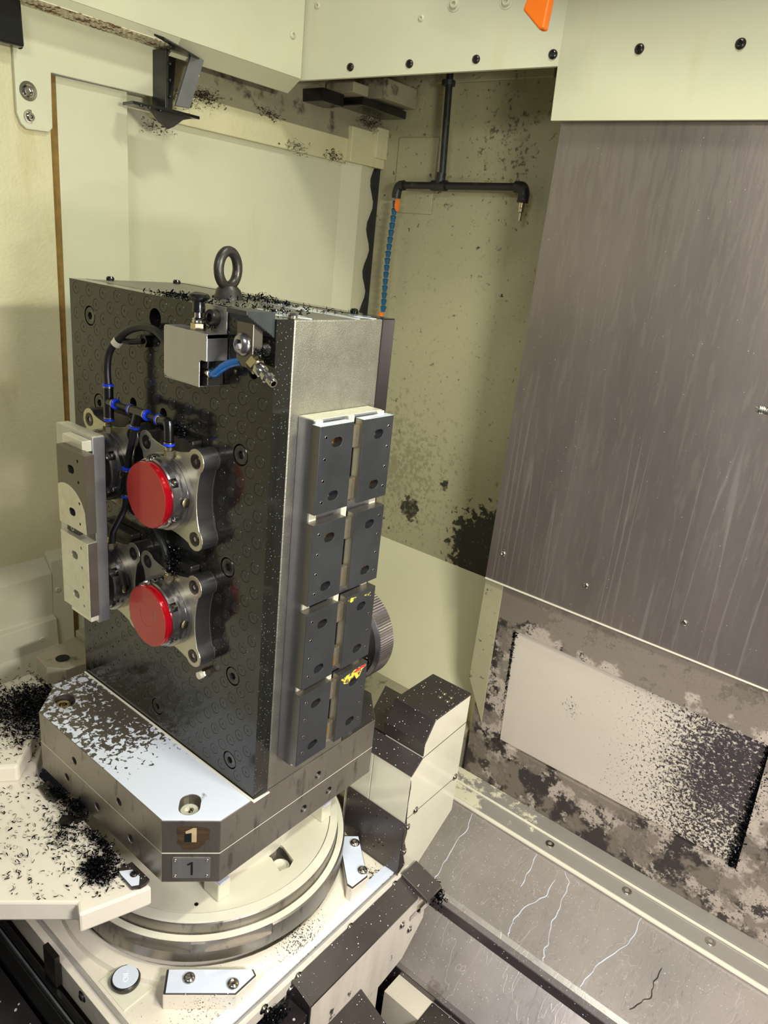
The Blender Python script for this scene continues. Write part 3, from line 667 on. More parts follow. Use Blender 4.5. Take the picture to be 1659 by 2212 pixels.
# ------------------------------------------------------------------ pallet + tombstone
a_, c_ = .25, .0625
OCT = [(-a_, -(a_-c_)), (-(a_-c_), -a_), (a_-c_, -a_), (a_, -(a_-c_)), (a_, a_-c_), (a_-c_, a_), (-(a_-c_), a_), (-a_, a_-c_)]
def thread_cut(bm, u=None, v=None, z=0, r=.0075, depth=.02):
    if v == 'L': add_lathe(bm, [(0, -.01), (r, -.01), (r, depth), (0, depth)], (u, -.25, z), (0, 1, 0), 20)
    else: add_lathe(bm, [(0, -.01), (r, -.01), (r, depth), (0, depth)], (.25, v, z), (-1, 0, 0), 20)
def threads(parent, pos, d, r=.0075):
    b = B(); prof = []
    for k in range(10):
        prof += [(r*.985, .0012+k*.0018), (r*.86, .0021+k*.0018)]
    prof += [(r*.985, .0195), (r*1.0, .0195), (r*1.0, .0012)]
    R = frame(d)
    add_lathe(b, prof[:-3]+[(0, .0192)], pos, d, 20)
    # open the mouth of the thread
    for f in list(b.faces):
        if len(f.verts) == 20: b.faces.remove(f)
    return obj('threaded_hole', b, 'steel_dark', parent, smooth=False)
t = thing('machine_pallet', 'octagonal steel pallet with a riveted number plate, lower of two stacked slabs', 'pallet', (0, 0, -.1225))
b = B(); add_prism(b, OCT, 'z', -.1225, -.0640); pb_ = obj('slab', b, 'pallet_steel', t, .0012)
c = B()
HL = [(-.098, -.092), (.002, -.093), (.101, -.094)]; HR = [(.002, -.097), (.067, -.096)]
for u, z in HL: thread_cut(c, u=u, v='L', z=z)
for v, z in HR: thread_cut(c, v=v, z=z)
cut(pb_, c)
for u, z in HL: threads(t, (u, -.25, z), (0, 1, 0))
for v, z in HR: threads(t, (.25, v, z), (-1, 0, 0))
s2 = 1/math.sqrt(2)
NF = Vector((s2, -s2, 0)); RT = Vector((s2, s2, 0)); CF = Vector((.21875, -.21875, 0))
def cface(s, z, out=0): return CF + RT*s + NF*out + Vector((0, 0, z))
def add_cprism(bm, pts, o0, o1):
    A = [bm.verts.new(cface(s, z, o0)) for s, z in pts]; Bv = [bm.verts.new(cface(s, z, o1)) for s, z in pts]; n = len(pts)
    bm.faces.new(A); bm.faces.new(Bv[::-1])
    for i in range(n): bm.faces.new((A[i], Bv[i], Bv[(i+1) % n], A[(i+1) % n]))
b = B(); add_cprism(b, [(-.0265, -.113), (-.0285, -.111), (-.0285, -.0735), (-.0265, -.0715), (.0285, -.0715), (.0305, -.0735), (.0305, -.111), (.0285, -.113)], .0001, .0012)
np_ = obj('number_plate', b, 'white_metal', t, .0002, label='silver plate reading 1')
for s in (-.0235, .0255):
    for z in (-.0765, -.108): screw(cface(s, z, .0012), NF, .0026, 'button', 'chrome', np_, 'rivet')
b = B(); add_cprism(b, [(.0002, -.1065), (.0002, -.0850), (-.0052, -.0868), (-.0052, -.0838), (.0020, -.0795), (.0036, -.0795), (.0036, -.1065)], .0011, .0015); obj('digit', b, 'ink', np_)
b = B(); add_prism(b, [(x*.9995, y*.9995) for x, y in OCT], 'z', -.0642, -.0630); obj('wet_joint', b, 'milk_edge', t)

t = thing('tombstone_fixture', 'tall four-sided tooling tower with black perforated plates and a silver column', 'fixture', (0, 0, -.063))
tomb = t
b = B(); add_prism(b, OCT, 'z', -.0630, 0.0); bp_ = obj('base_slab', b, ['pallet_steel'], t, .0012)
c = B()
for u, z in ((-.069, -.039), (.069, -.040)): thread_cut(c, u=u, v='L', z=z)
thread_cut(c, v=.033, z=-.041)
for (x, y) in ((.189, -.199), (-.189, -.199)):   # slotted bolt recesses
    d = (.72, -.69) if x > 0 else (.95, -.3)
    q = []
    L_ = .007; an = math.atan2(d[1], d[0])
    q += [(x+d[0]*L_+.0165*math.cos(an+k), y+d[1]*L_+.0165*math.sin(an+k)) for k in [(-.5+i/12)*PI for i in range(13)]]
    q += [(x-d[0]*L_+.0165*math.cos(an+k), y-d[1]*L_+.0165*math.sin(an+k)) for k in [(.5+i/12)*PI for i in range(13)]]
    add_prism(c, q, 'z', -.020, .01)
cut(bp_, c)
threads(t, (-.069, -.25, -.039), (0, 1, 0)); threads(t, (.069, -.25, -.040), (0, 1, 0)); threads(t, (.25, .033, -.041), (-1, 0, 0))
# wet film on the top of the slab (two areas either side of the column), with the same bolt recesses
for sgn in (-1, 1):
    b = B()
    if sgn < 0: add_prism(b, [(-.2488, -.1225), (-.2488, -.187), (-.187, -.2488), (.187, -.2488), (.2488, -.187), (.2488, -.1225)], 'z', .0001, .0009)
    else: add_prism(b, [(-.2488, .1225), (.2488, .1225), (.2488, .187), (.187, .2488), (-.187, .2488), (-.2488, .187)], 'z', .0001, .0009)
    f = obj('coolant_film', b, 'milk_top' if sgn < 0 else 'dark_steel', t)
    if sgn < 0:
        c = B()
        for (x, y) in ((.189, -.199), (-.189, -.199)):
            d = (.72, -.69) if x > 0 else (.95, -.3); an = math.atan2(d[1], d[0]); L_ = .007
            q = [(x+d[0]*L_+.0167*math.cos(an+k), y+d[1]*L_+.0167*math.sin(an+k)) for k in [(-.5+i/12)*PI for i in range(13)]]
            q += [(x-d[0]*L_+.0167*math.cos(an+k), y-d[1]*L_+.0167*math.sin(an+k)) for k in [(.5+i/12)*PI for i in range(13)]]
            add_prism(c, q, 'z', -.01, .01)
        cut(f, c)
screw((.194, -.204, -.012), (0, 0, 1), .0145, 'cap', 'alu_white', t, 'clamp_bolt'); screw((-.189, -.204, -.014), (0, 0, 1), .014, 'cap', 'nickel', t, 'clamp_bolt')
b = B(); add_prism(b, [(-.25, -.1265), (.2575, -.1265), (.2575, -.092), (.254, -.092), (.2515, -.1225), (-.25, -.1225)], 'z', .0005, .0030)
obj('coolant_bead', b, 'milk_edge', t, .001)
# painted-over number on the chamfer
q = [(-.021, -.012), (-.008, -.0095), (.010, -.010), (.024, -.012), (.0295, -.018), (.0275, -.026), (.029, -.034), (.022, -.038), (.021, -.044), (.014, -.052), (.002, -.056), (-.012, -.0545), (-.017, -.046), (-.021, -.043), (-.019, -.030), (-.0215, -.022)]
b = B(); add_cprism(b, q, .0001, .0005); obj('adhesive_smear', b, 'brown_glue', t)
b = B(); add_cprism(b, [(-.010, -.0405), (-.010, -.0245), (.000, -.0245), (.002, -.0405)], .0004, .0007); obj('blue_patch', b, 'ink', t)
b = B(); add_cprism(b, [(.0010, -.0400), (.0010, -.0215), (-.0075, -.0235), (-.0085, -.0195), (.0030, -.0125), (.0085, -.0125), (.0085, -.0400)], .0007, .0012); obj('digit', b, 'digit', t)
# column
H = .756
b = B(); add_box(b, -.2485, .2500, -.0910, .0910, .0, H-.0004); obj('silver_column', b, 'body_silver', t, .0025)
b = B(); add_box(b, -.25, .2492, -.1214, -.0912, .0008, H)
fp = obj('front_plate', b, ['black_plate', 'black_edge'], t, .0010, label='black plate with staggered round plugs')
b = B(); add_box(b, -.25, .2492, .0912, .1214, .0008, H); bk = obj('back_plate', b, 'black_edge', t, .0015)
holes = []
for j2 in range(37):
    z = .7430-.02*j2
    for i2 in range(24):
        if (i2+j2) % 2: continue
        u = -.2305+.02*i2
        holes.append((u, z, i2, j2))
BOLT = [(-.1905, .7030), (.1895, .5630), (.1695, .3830), (.1895, .2030), (.1895, .0430), (-.0105, .0430), (-.1705, .5630)]
OPEN = [(-.0105, .7230, .0145), (.2095, .6830, .010), (-.0705, .5830, .009), (.0095, .5830, .009)]
def near(u, z, L_, d): return any(math.hypot(u-q[0], z-q[1]) < d for q in L_)
# which stations hide behind the clamping units are left plain
hid = [(cx, cz) for cx in (.068, -.092) for cz in (.482, .283)]
HS = [h for h in holes if not near(h[0], h[1], BOLT, .015) and not near(h[0], h[1], OPEN, .016)
      and not any(abs(h[0]-cx) < .066 and abs(h[1]-cz) < .066 for cx, cz in hid)]
c = B()
for u, z, _, _ in HS: add_lathe(c, [(0, -.002), (.0093, -.002), (.0093, .0009), (0, .0009)], (u, -.1214, z), (0, 1, 0), 24)
for u, z in BOLT: add_lathe(c, [(0, -.002), (.0160, -.002), (.0160, .006), (0, .006)], (u, -.1214, z), (0, 1, 0), 28)
for u, z, r in OPEN: add_lathe(c, [(0, -.002), (r, -.002), (r, .024), (0, .024)], (u, -.1214, z), (0, 1, 0), 28)
for x in list(fp.modifiers): fp.modifiers.remove(x)
cut(fp, c)
pm = B(); add_lathe(pm, [(0, -.0010), (.00900, -.0010), (.00900, .0), (.0086, .0004), (.0022, .0004), (.0017, -.0003), (0, -.0003)], seg=24)
pme = mesh_of('plug', pm, 'plug', True)
def campx(u, z): return math.hypot(u-.9431, z-.8517)
HS.sort(key=lambda h: campx(h[0], h[1]))
for u, z, _, _ in HS[:290]:
    o = bpy.data.objects.new('plug', pme); link(o, fp, (u, -.1209, z)); o.rotation_euler = frame((rnd.uniform(-.012, .012), -1, rnd.uniform(-.012, .012))).to_euler()
b = B()
for u, z, _, _ in HS[290:]: add_lathe(b, [(0, 0), (.0090, 0), (.0090, .0006), (.0022, .0006), (.0017, .0), (0, .0)], (u, -.1206, z), (0, -1, 0), 20)
if HS[290:]: obj('plug', b, 'plug', fp, kind='stuff')
for u, z in BOLT: screw((u, -.1200, z), (0, -1, 0), .0142, 'flush', 'plug', fp, 'screw')
# top details of the column
b = B(); add_box(b, -.249, .249, -.0915, -.0905, H-.0008, H+.0002); add_box(b, -.249, .249, .0905, .0915, H-.0008, H+.0002); obj('plate_joint', b, 'bore', t)
for (u, v) in ((-.237, -.055), (-.226, .072), (.233, -.078), (.18, .105)):
    b = B(); add_lathe(b, [(0, 0), (.0062, 0), (.0070, .0035), (.0050, .0065), (0, .0075)], (u, v, H-.0004), seg=20)
    obj('domed_plug', b, 'chrome' if u > 0 and v < 0 else 'black', t, smooth=True)
for (x0, x1, y0, y1) in ((.15, .243, -.085, -.045), (.05, .23, .02, .055), (.20, .245, .06, .088)):
    cx, cy = (x0+x1)/2, (y0+y1)/2
    pts = [(cx+(x1-x0)/2*math.cos(k)*(1+.25*math.sin(3*k+x0*40)), cy+(y1-y0)/2*math.sin(k)*(1+.2*math.cos(4*k))) for k in [i*2*PI/28 for i in range(28)]]
    b = B(); add_prism(b, pts, 'z', H-.0005, H+.0006); obj('coolant_puddle', b, 'milk', t)

# eyebolt
t = thing('lifting_eyebolt', 'steel lifting eyebolt standing on top of the tombstone', 'eyebolt', (.010, 0, H))
b = B(); add_lathe(b, [(0, 0), (.0245, 0), (.0245, .002), (.021, .006), (.019, .014), (.013, .020), (0, .020)], (.012, -.004, H-.001), seg=32); obj('collar', b, 'steel_dark', t, smooth=True)
b = B(); ring = []
ccc = Vector((.010, -.004, H+.044)); dr = Vector((.23, -.97, 0)).normalized()
for k in range(40):
    a = 2*PI*k/40; ring.append(ccc + dr*.0235*math.cos(a) + Vector((0, 0, .0260*math.sin(a))))
add_tube(b, ring, .0078, 14, closed=True); obj('ring', b, 'steel_dark', t, smooth=True)

# ------------------------------------------------------------------ clamping units on the front plate
def flange_outline():
    pts = []
    for q in range(4):
        th = PI/4+q*PI/2; cx, cz = .0849*math.cos(th), .0849*math.sin(th)
        arc = [(cx+.0185*math.cos(th+k), cz+.0185*math.sin(th+k)) for k in [math.radians(x) for x in range(-100, 101, 20)]]
        pts += arc
        th2 = th+PI/4; V = Vector((.0560*math.cos(th2), .0560*math.sin(th2)))
        nx = th+PI/2; nc = Vector((.0849*math.cos(nx), .0849*math.sin(nx)))
        e = nc + Vector((.0185*math.cos(nx-math.radians(100)), .0185*math.sin(nx-math.radians(100)))); s = Vector(arc[-1])
        for k in range(1, 8):
            tt = k/8; pts.append(tuple((1-tt)**2*s + 2*tt*(1-tt)*(V*1.0) + tt*tt*e))
    return pts
def clamp_unit(cx, cz, label):
    t = thing('clamping_unit', label, 'chuck', (cx, -.1214, cz), 'round clamping units with four-lobed steel flanges')
    out = [(cx+x, cz+z) for x, z in flange_outline()]
    b = B(); add_prism(b, out, 'y', -.1512, -.1216); fl = obj('lobed_flange', b, 'steel_face', t, .0008)
    c = B()
    for x in (-.06, .06):
        for z in (-.06, .06): add_lathe(c, [(0, -.002), (.0112, -.002), (.0112, .004), (0, .004)], (cx+x, -.1512, cz+z), (0, 1, 0), 28)
    cut(fl, c)
    b = B(); add_prism(b, [(cx+x*1.0015, cz+z*1.0015) for x, z in [(p[0]-cx, p[1]-cz) for p in out]], 'y', -.1500, -.1228); obj('flange_edge', b, 'steel', t, smooth=True)
    for x in (-.06, .06):
        for z in (-.06, .06): screw((cx+x, -.1505, cz+z), (0, -1, 0), .0106, 'flush', 'screw_dark', t, 'screw')
    b = B(); add_box(b, cx-.038, cx+.038, -.140, -.1218, cz+.02, cz+.083); obj('gusset_block', b, 'steel_dark', t, .002)
    b = B(); add_lathe(b, [(0, 0), (.0585, 0), (.0585, .0085), (.0580, .0088), (.0572, .0088), (.0572, .0098), (.0578, .0100), (.0578, .0160), (0, .0160)], (cx, -.1512, cz), (0, -1, 0), 64); obj('body', b, 'steel', t, smooth=True)
    b = B(); add_lathe(b, [(0, 0), (.0535, 0), (.0535, .0125), (.0515, .0145), (0, .0145)], (cx, -.1670, cz), (0, -1, 0), 64); ck = obj('notched_ring', b, 'steel', t, smooth=True)
    c = B(); an = [math.radians(x) for x in (32, -32, 100, -100, 165, -165)]
    for a in an: add_lathe(c, [(0, 0), (.0072, 0), (.0072, .02), (0, .02)], (cx+.0525*math.cos(a), -.1705, cz+.0525*math.sin(a)), (0, -1, 0), 16)
    cut(ck, c)
    for a in an: screw((cx+.0505*math.cos(a), -.1725, cz+.0505*math.sin(a)), (0, -1, 0), .0050, 'cap', 'chrome', t, 'screw')
    b = B(); add_lathe(b, [(0, 0), (.0075, 0), (.0075, .0010), (.006, .0016), (0, .0016)], (cx+.0570, -.1635, cz-.001), (1, 0, 0), 24); obj('round_badge', b, 'nickel', t, smooth=True)
    b = B(); add_lathe(b, [(.0, 0), (.0072, 0), (.0072, .010), (0, .010)], (cx+.010, -.1600, cz+.0555), (0, 0, 1), 6)
    add_lathe(b, [(0, 0), (.0048, 0), (.0056, .001), (.0048, .002), (.0056, .003), (.0048, .004), (.0056, .005), (.0048, .006), (0, .006)], (cx+.010, -.1600, cz+.0655), (0, 0, 1), 16); obj('air_nipple', b, 'nickel', t)
    return t
cu1 = clamp_unit(.068, .482, 'round clamping unit with lobed flange behind the upper red disc')
dup(cu1, (0, 0, -.199), 'round clamping unit with lobed flange behind the lower red disc')
dup(cu1, (-.160, 0, 0), 'round clamping unit behind the brown jaw, upper left of the black plate')
dup(cu1, (-.160, 0, -.199), 'round clamping unit behind the pale jaw, lower left of the black plate')
def red_disc(cx, cz, label, logo):
    t = thing('red_cover_disc', label, 'disc', (cx, -.1817, cz), 'red cover discs on the clamping units')
    b = B(); add_lathe(b, [(0, 0), (.0485, 0), (.0490, .002), (.0476, .003), (.0476, .0045), (.0495, .0055), (.0500, .0090), (.0490, .0105), (.0480, .0108), (0, .0108)], (cx, -.1817, cz), (0, -1, 0), 72); obj('rim', b, 'red_rim', t, smooth=True)
    b = B(); add_lathe(b, [(0, 0), (.0480, 0), (.0480, .0005), (.0175, .0007), (.0168, .0004), (0, .0003)], (cx, -.1924, cz), (0, -1, 0), 72); obj('matte_face', b, 'red', t)
    if logo: text('SMW', .0085, .0001, (cx+.0215, -.1931, cz+.010), (0, 0, -1), (1, 0, 0), 'pink', t, 'lettering', sx=.8)
    return t
red_disc(.068, .482, 'upper red anodised disc capping a clamping unit', False)
red_disc(.068, .283, 'lower red anodised disc with small worn lettering', True)

# locating pin in the plate
b = B(); add_lathe(b, [(0, 0), (.0075, 0), (.0075, .010), (.0068, .012), (0, .012)], (.1295, -.1216, .1830), (0, -1, 0), 6)
t = tag(obj('hex_plug', b, 'nickel'), 'short bright hexagonal plug standing out of the black plate below the lower flange', 'plug')
b = B(); add_lathe(b, [(0, 0), (.0062, 0), (.0062, .007), (0, .007)], (.1295, -.1336, .1830), (0, -1, 0), 20); obj('pin_head', b, 'alu_white', t, smooth=True)
b = B(); add_lathe(b, [(0, 0), (.0070, 0), (.0070, .012), (0, .012)], (-.045, -.1216, .2130), (0, -1, 0), 6)
tag(obj('hex_plug', b, 'nickel'), 'pale hexagonal plug on the black plate, left of the lower red disc', 'plug')

# ------------------------------------------------------------------ jaw plates
def slot(bm, c1, c2, r, l, axis, a0, a1, tilt=0):
    pts = [(c1+math.cos(k+tilt)*r + math.cos(tilt)*l, c2+math.sin(k+tilt)*r + math.sin(tilt)*l) for k in [(-.5+i/9)*PI for i in range(10)]]
    pts += [(c1+math.cos(k+tilt)*r - math.cos(tilt)*l, c2+math.sin(k+tilt)*r - math.sin(tilt)*l) for k in [(.5+i/9)*PI for i in range(10)]]
    add_prism(bm, pts, axis, a0, a1)
def jaw_right(side, ztop, zbot, label):
    """plate on the +u face; side -1 = left pair member (v<0), +1 = right"""
    v0, v1 = (-.0805, -.0120) if side < 0 else (.0085, .0770)
    t = thing('soft_jaw', label, 'jaw', (.284, (v0+v1)/2, zbot), 'dark jaw plates in two columns on the silver face')
    b = B(); add_box(b, .2842, .2995, v0, v1, zbot, ztop); pl = obj('jaw_plate', b, ['jaw'], t, .0005)
    zc = (ztop+zbot)/2; c = B()
    for dz in (.039, -.039): slot(c, side*.0450, zc+dz-.001, .0068, .0038, 'x', .28, .31)
    sm = [ztop-.016-.0312*k for k in range(4)]
    for z in sm: add_lathe(c, [(0, -.002), (.0026, -.002), (.0026, .012), (0, .012)], (.2995, side*.0675, z), (-1, 0, 0), 16)
    cut(pl, c)
    b = B(); add_box(b, .2838, .2988, v0-.0002, v0+.0005, zbot+.0004, ztop-.0004); obj('edge_face', b, 'jaw_side', t)
    b = B(); add_box(b, .2838, .2985, v0+.0005, v1-.0005, ztop-.0003, ztop+.0003); obj('top_edge', b, 'milk' if ztop > .6 else 'jaw_side', t)
    for z in sm:
        b = B(); add_lathe(b, [(.0017, .0), (.0027, .0), (.0025, .0004), (.0018, .0004)], (.2994, side*.0675, z), (1, 0, 0), 16); obj('tapped_hole', b, 'chrome', t, smooth=True)
    for dz in (.039, -.039):
        b = B(); slot(b, side*.0450, zc+dz-.001, .0066, .0038, 'x', .2842, .2855); obj('counterbore', b, 'bore_gold' if (dz < 0) == (side > 0) else 'steel', t)
    return t
t = thing('jaw_rail', 'long silver alloy rail behind the eight dark jaw plates', 'rail', (.25, 0, .058))
b = B(); add_box(b, .2502, .2800, -.0735, .0735, .058, .627); obj('rail_body', b, 'alu', t, .0010)
b = B(); add_box(b, .2800, .2838, -.0735, -.059, .060, .627); add_box(b, .2800, .2838, .059, .0735, .060, .627); add_box(b, .2800, .2838, -.006, .006, .060, .627); obj('rib', b, 'alu_white', t, .0008)
b = B(); add_box(b, .2515, .2795, -.0725, .0725, .6268, .6276); obj('wet_top_edge', b, 'alu_white', t)
rows = [(.623, .497, 'top row'), (.481, .355, 'second row from the top'), (.341, .213, 'third row from the top'), (.200, .071, 'bottom row')]
jaws = []
for k, (zt, zb_, nm) in enumerate(rows):
    jaws.append(jaw_right(-1, zt, zb_, 'dark jaw plate, left column, ' + nm))
    jaws.append(jaw_right(1, zt, zb_, 'dark jaw plate, right column, ' + nm + (', smeared yellow and red' if k == 3 else ', yellow-flecked top' if k == 2 else '')))
def jag(bm, pts, a0, a1): add_prism(bm, pts, 'x', a0, a1)
q = [(.012, .1915), (.022, .1930), (.034, .1945), (.045, .1965), (.060, .1975), (.073, .1975), (.0735, .193), (.064, .190), (.059, .180), (.051, .176), (.047, .184), (.038, .183), (.030, .177), (.020, .180)]
b = B(); jag(b, q, .2993, .2999); obj('paint_smear', b, 'paint_yellow', jaws[7], label='yellow paint smear')
b = B(); jag(b, [(.040, .1935), (.052, .1955), (.066, .197), (.073, .1965), (.070, .1925), (.060, .193), (.050, .190)], .2998, .3002); obj('paint_smear', b, 'paint_red', jaws[7], label='red paint smear')
b = B(); jag(b, [(.010, .335), (.018, .338), (.030, .336), (.028, .332), (.018, .330)], .2993, .2999); jag(b, [(.050, .332), (.058, .334), (.066, .3335), (.060, .329)], .2993, .2999); obj('paint_smear', b, 'paint_yellow', jaws[5], label='yellow paint smear')
def mini_clamp(z, label):
    t = thing('centre_clamp', label, 'clamp', (.284, .002, z), 'small screwed clamps between the two columns of jaws')
    b = B(); add_box(b, .2840, .2930, -.0145, .0135, z-.0155, z+.0165); obj('clamp_block', b, 'clamp_gold', t, .0008)
    b = B(); add_box(b, .2840, .2935, .0095, .0138, z-.0160, z+.0170); obj('gold_edge', b, 'bore_gold', t, .0003)
    screw((.2920, .0015, z), (1, 0, 0), .0062, 'flush', 'steel', t, 'screw')
for k, (zt, zb_, nm) in enumerate(rows):
    zc = (zt+zb_)/2
    mini_clamp(zc+.038, 'small screwed clamp between the jaw columns, upper one of the ' + nm)
    mini_clamp(zc-.041, 'small screwed clamp between the jaw columns, lower one of the ' + nm)

# left fixture: plate on the two left clamping units with two jaws
t = thing('jaw_rail', 'upright alloy plate carrying the two left-hand jaws', 'rail', (-.092, -.20, .232))
b = B(); add_box(b, -.147, -.041, -.2105, -.1900, .232, .545); obj('rail_body', b, 'alu', t, .0010)
b = B(); add_box(b, -.145, -.043, -.2095, -.1910, .5449, .5457); obj('wet_top_edge', b, 'alu_white', t)
b = B(); add_box(b, -.1005, -.040, -.2240, -.2105, .2380, .2480); obj('lower_stop', b, 'alu_white', t, .0008)
t = thing('end_stop', 'pale stop block with two screws above the brown jaw', 'block', (-.07, -.219, .523))
b = B(); add_box(b, -.100, -.043, -.2260, -.2106, .5235, .5405); obj('stop_block', b, 'alu_white', t, .0008)
for u in (-.087, -.057): screw((u, -.2255, .532), (0, -1, 0), .0053, 'flush', 'screw_dark', t, 'screw')
b = B(); add_box(b, -.085, -.052, -.2330, -.2106, .3890, .4020); o = tag(obj('gap_clamp', b, 'steel_dark', None, .0008), 'dark clamp block in the gap between the two left jaws', 'clamp')
screw((-.068, -.233, .3955), (0, -1, 0), .0048, 'flush', 'steel', o, 'screw')
def jaw_left(ztop, zbot, m, label):
    t = thing('soft_jaw', label, 'jaw', (-.054, -.23, zbot))
    u0, u1 = -.0935, -.0150
    b = B(); add_box(b, u0, u1, -.2395, -.2235, zbot, ztop); pl = obj('jaw_plate', b, m, t, .0005)
    zc = (ztop+zbot)/2; c = B()
    for dz in (.034, -.034): slot(c, -.0540, zc+dz-.002, .0062, .0030, 'y', -.26, -.22)
    sm = [ztop-.013-.033*k for k in range(4)]
    for z in sm: add_lathe(c, [(0, -.002), (.0024, -.002), (.0024, .012), (0, .012)], (-.0345+.002*(ztop-z)/.1, -.2395, z), (0, 1, 0), 16)
    cut(pl, c)
    b = B(); add_box(b, u1-.0004, u1+.0002, -.2385, -.2237, zbot+.0004, ztop-.0004); obj('edge_face', b, 'jaw_brown', t)
    for dz in (.034, -.034):
        b = B(); slot(b, -.0540, zc+dz-.002, .0060, .0030, 'y', -.2250, -.2236); obj('counterbore', b, 'bore', t)
    for z in sm:
        b = B(); add_lathe(b, [(0, 0), (.0023, 0), (.0023, .001), (0, .001)], (-.0345+.002*(ztop-z)/.1, -.2280, z), (0, -1, 0), 12); obj('tapped_hole', b, 'bore', t)
    return t
ju = jaw_left(.5275, .4025, 'jaw_brown', 'brown steel jaw with a pale arched machined area, upper left')
b = B(); pts = [(-.0932, .4030)] + [(-.0935+.0785*math.sin(k)*.5*2 if False else -.0935+(.0785)*f, .4130+.058*math.sqrt(max(0, 1-((f-.33)/.69)**2))) for f in [i/24 for i in range(24)] for k in (0,)] + [(-.0152, .4030)]
add_prism(b, pts, 'y', -.2399, -.2395); mk = obj('machined_arch', b, 'jaw_cream', ju)
c = B(); slot(c, -.0540, .4290, .0062, .0030, 'y', -.26, -.22); 
for z in (.5275-.013-.033*2, .5275-.013-.033*3): add_lathe(c, [(0, -.004), (.0024, -.004), (.0024, .012), (0, .012)], (-.0325, -.2395, z), (0, 1, 0), 16)
cut(mk, c)
jaw_left(.3880, .2615, 'jaw_cream', 'pale face-milled jaw below the brown one at the left')

# ------------------------------------------------------------------ knurled wheel at the back
t = thing('knurled_wheel', 'steel wheel with a finely grooved rim behind the right jaw column', 'wheel', (.115, .21, .125))
b = B(); n = 240; rim = []
cx, cz, y0, y1 = .118, .122, .222, .262
for k in range(n):
    a = 2*PI*k/n; r = .1015 - (.0010 if k % 2 else 0)
    rim.append((cx+r*math.cos(a), cz+r*math.sin(a)))
add_prism(b, rim, 'y', y0, y1); obj('grooved_rim', b, 'steel', t)
b = B(); add_lathe(b, [(0, 0), (.094, 0), (.1005, .006), (.1005, .008), (0, .008)], (cx, y0-.008, cz), (0, 1, 0), 90); obj('face_plate', b, 'steel', t, smooth=True)
b = B(); add_lathe(b, [(0, 0), (.062, 0), (.062, .092), (0, .092)], (cx, .1216, cz), (0, 1, 0), 48); obj('hub', b, 'steel', t, smooth=True)
for a in (-20, 40, 100, 160, 220, 280): screw((cx+.082*math.cos(math.radians(a)), y0-.008, cz+.082*math.sin(math.radians(a))), (0, -1, 0), .0072, 'flush', 'chrome', t, 'screw')

# ------------------------------------------------------------------ cover tower beside the table
t = thing('probe_housing', 'cream sheet-metal tower with a dark sloped cap standing right of the pallet', 'housing', (.25, .33, -.40))
side = [(.2355, -.375), (.2355, -.119), (.268, -.094), (.267, -.062), (.296, -.017), (.428, -.018), (.428, -.325), (.306, -.402), (.25, -.402)]
b = B(); add_prism(b, [(y, z) for y, z in side], 'x', .222, .3195); obj('tower_body', b, 'cream_wet', t, .0015)
b = B(); add_prism(b, [(.2665, -.090), (.2655, -.060), (.295, -.0155), (.429, -.0155), (.429, -.019), (.297, -.0195), (.269, -.062), (.269, -.090)], 'x', .218, .3205); cp = obj('cap_cover', b, 'dark_steel', t, .0008)
for u, v in ((.280, .384), (.281, .367), (.298, .383), (.300, .366)): screw((u, v, -.0155), (0, 0, 1), .0040, 'washer', 'chrome', cp, 'nut')
b = B(); add_prism(b, [(.2345, -.122), (.233, -.119), (.267, -.0925), (.2685, -.095)], 'x', .17, .3205); obj('shoulder_cover', b, 'dark_steel', t, .0005)
b = B(); add_prism(b, [(.2335, -.240), (.2345, -.240), (.2345, -.377), (.2335, -.375)], 'x', .165, .3205)
add_prism(b, [(.165, -.237), (.3200, -.238), (.3200, -.372), (.235, -.345), (.165, -.340)], 'y', .2325, .2345); lc = obj('lower_front_cover', b, 'dark_steel', t, .0004)
b = B(); add_box(b, .155, .2215, .2360, .40, -.60, -.125); obj('side_block', b, 'cream_wet', t, .0015)
b = B(); add_prism(b, [(.16, .28), (.222, .28), (.222, .42), (.10, .42)], 'z', -.14, -.10); obj('rear_step', b, 'dark_steel', t, .001)
for u, z in ((.250, -.263), (.276, -.251), (.263, -.325), (.275, -.325), (.252, -.344)):
    b = B(); add_lathe(b, [(0, 0), (.0018, 0), (.0018, .0006), (0, .0006)], (u, .2326, z), (0, -1, 0), 12); obj('small_hole', b, 'bore', lc)
b = B(); add_box(b, .3194, .3199, .236, .427, -.2300, -.2288); obj('sheet_seam', b, 'bore', t)
b = B(); add_prism(b, [(.269, -.094), (.427, -.0870), (.427, -.0885), (.269, -.0955)], 'x', .3194, .3199); obj('sheet_seam', b, 'bore', t)
b = B(); add_prism(b, [(.2355, -.13), (.2385, -.15), (.2365, -.19), (.2395, -.23), (.243, -.245), (.248, -.27), (.243, -.29), (.25, -.31), (.246, -.33), (.256, -.36), (.2355, -.372)], 'x', .3194, .3202); obj('bare_edge', b, 'dark_steel', t)
for v, z in ((.269, -.226), (.416, -.228), (.247, -.256), (.247, -.321)): screw((.3195, v, z), (1, 0, 0), .0058, 'washer', 'chrome', t)
b = B(); add_box(b, -.40, .15, .33, .60, -.60, -.38); struct('trim_17', b, 'cream_under', .004)

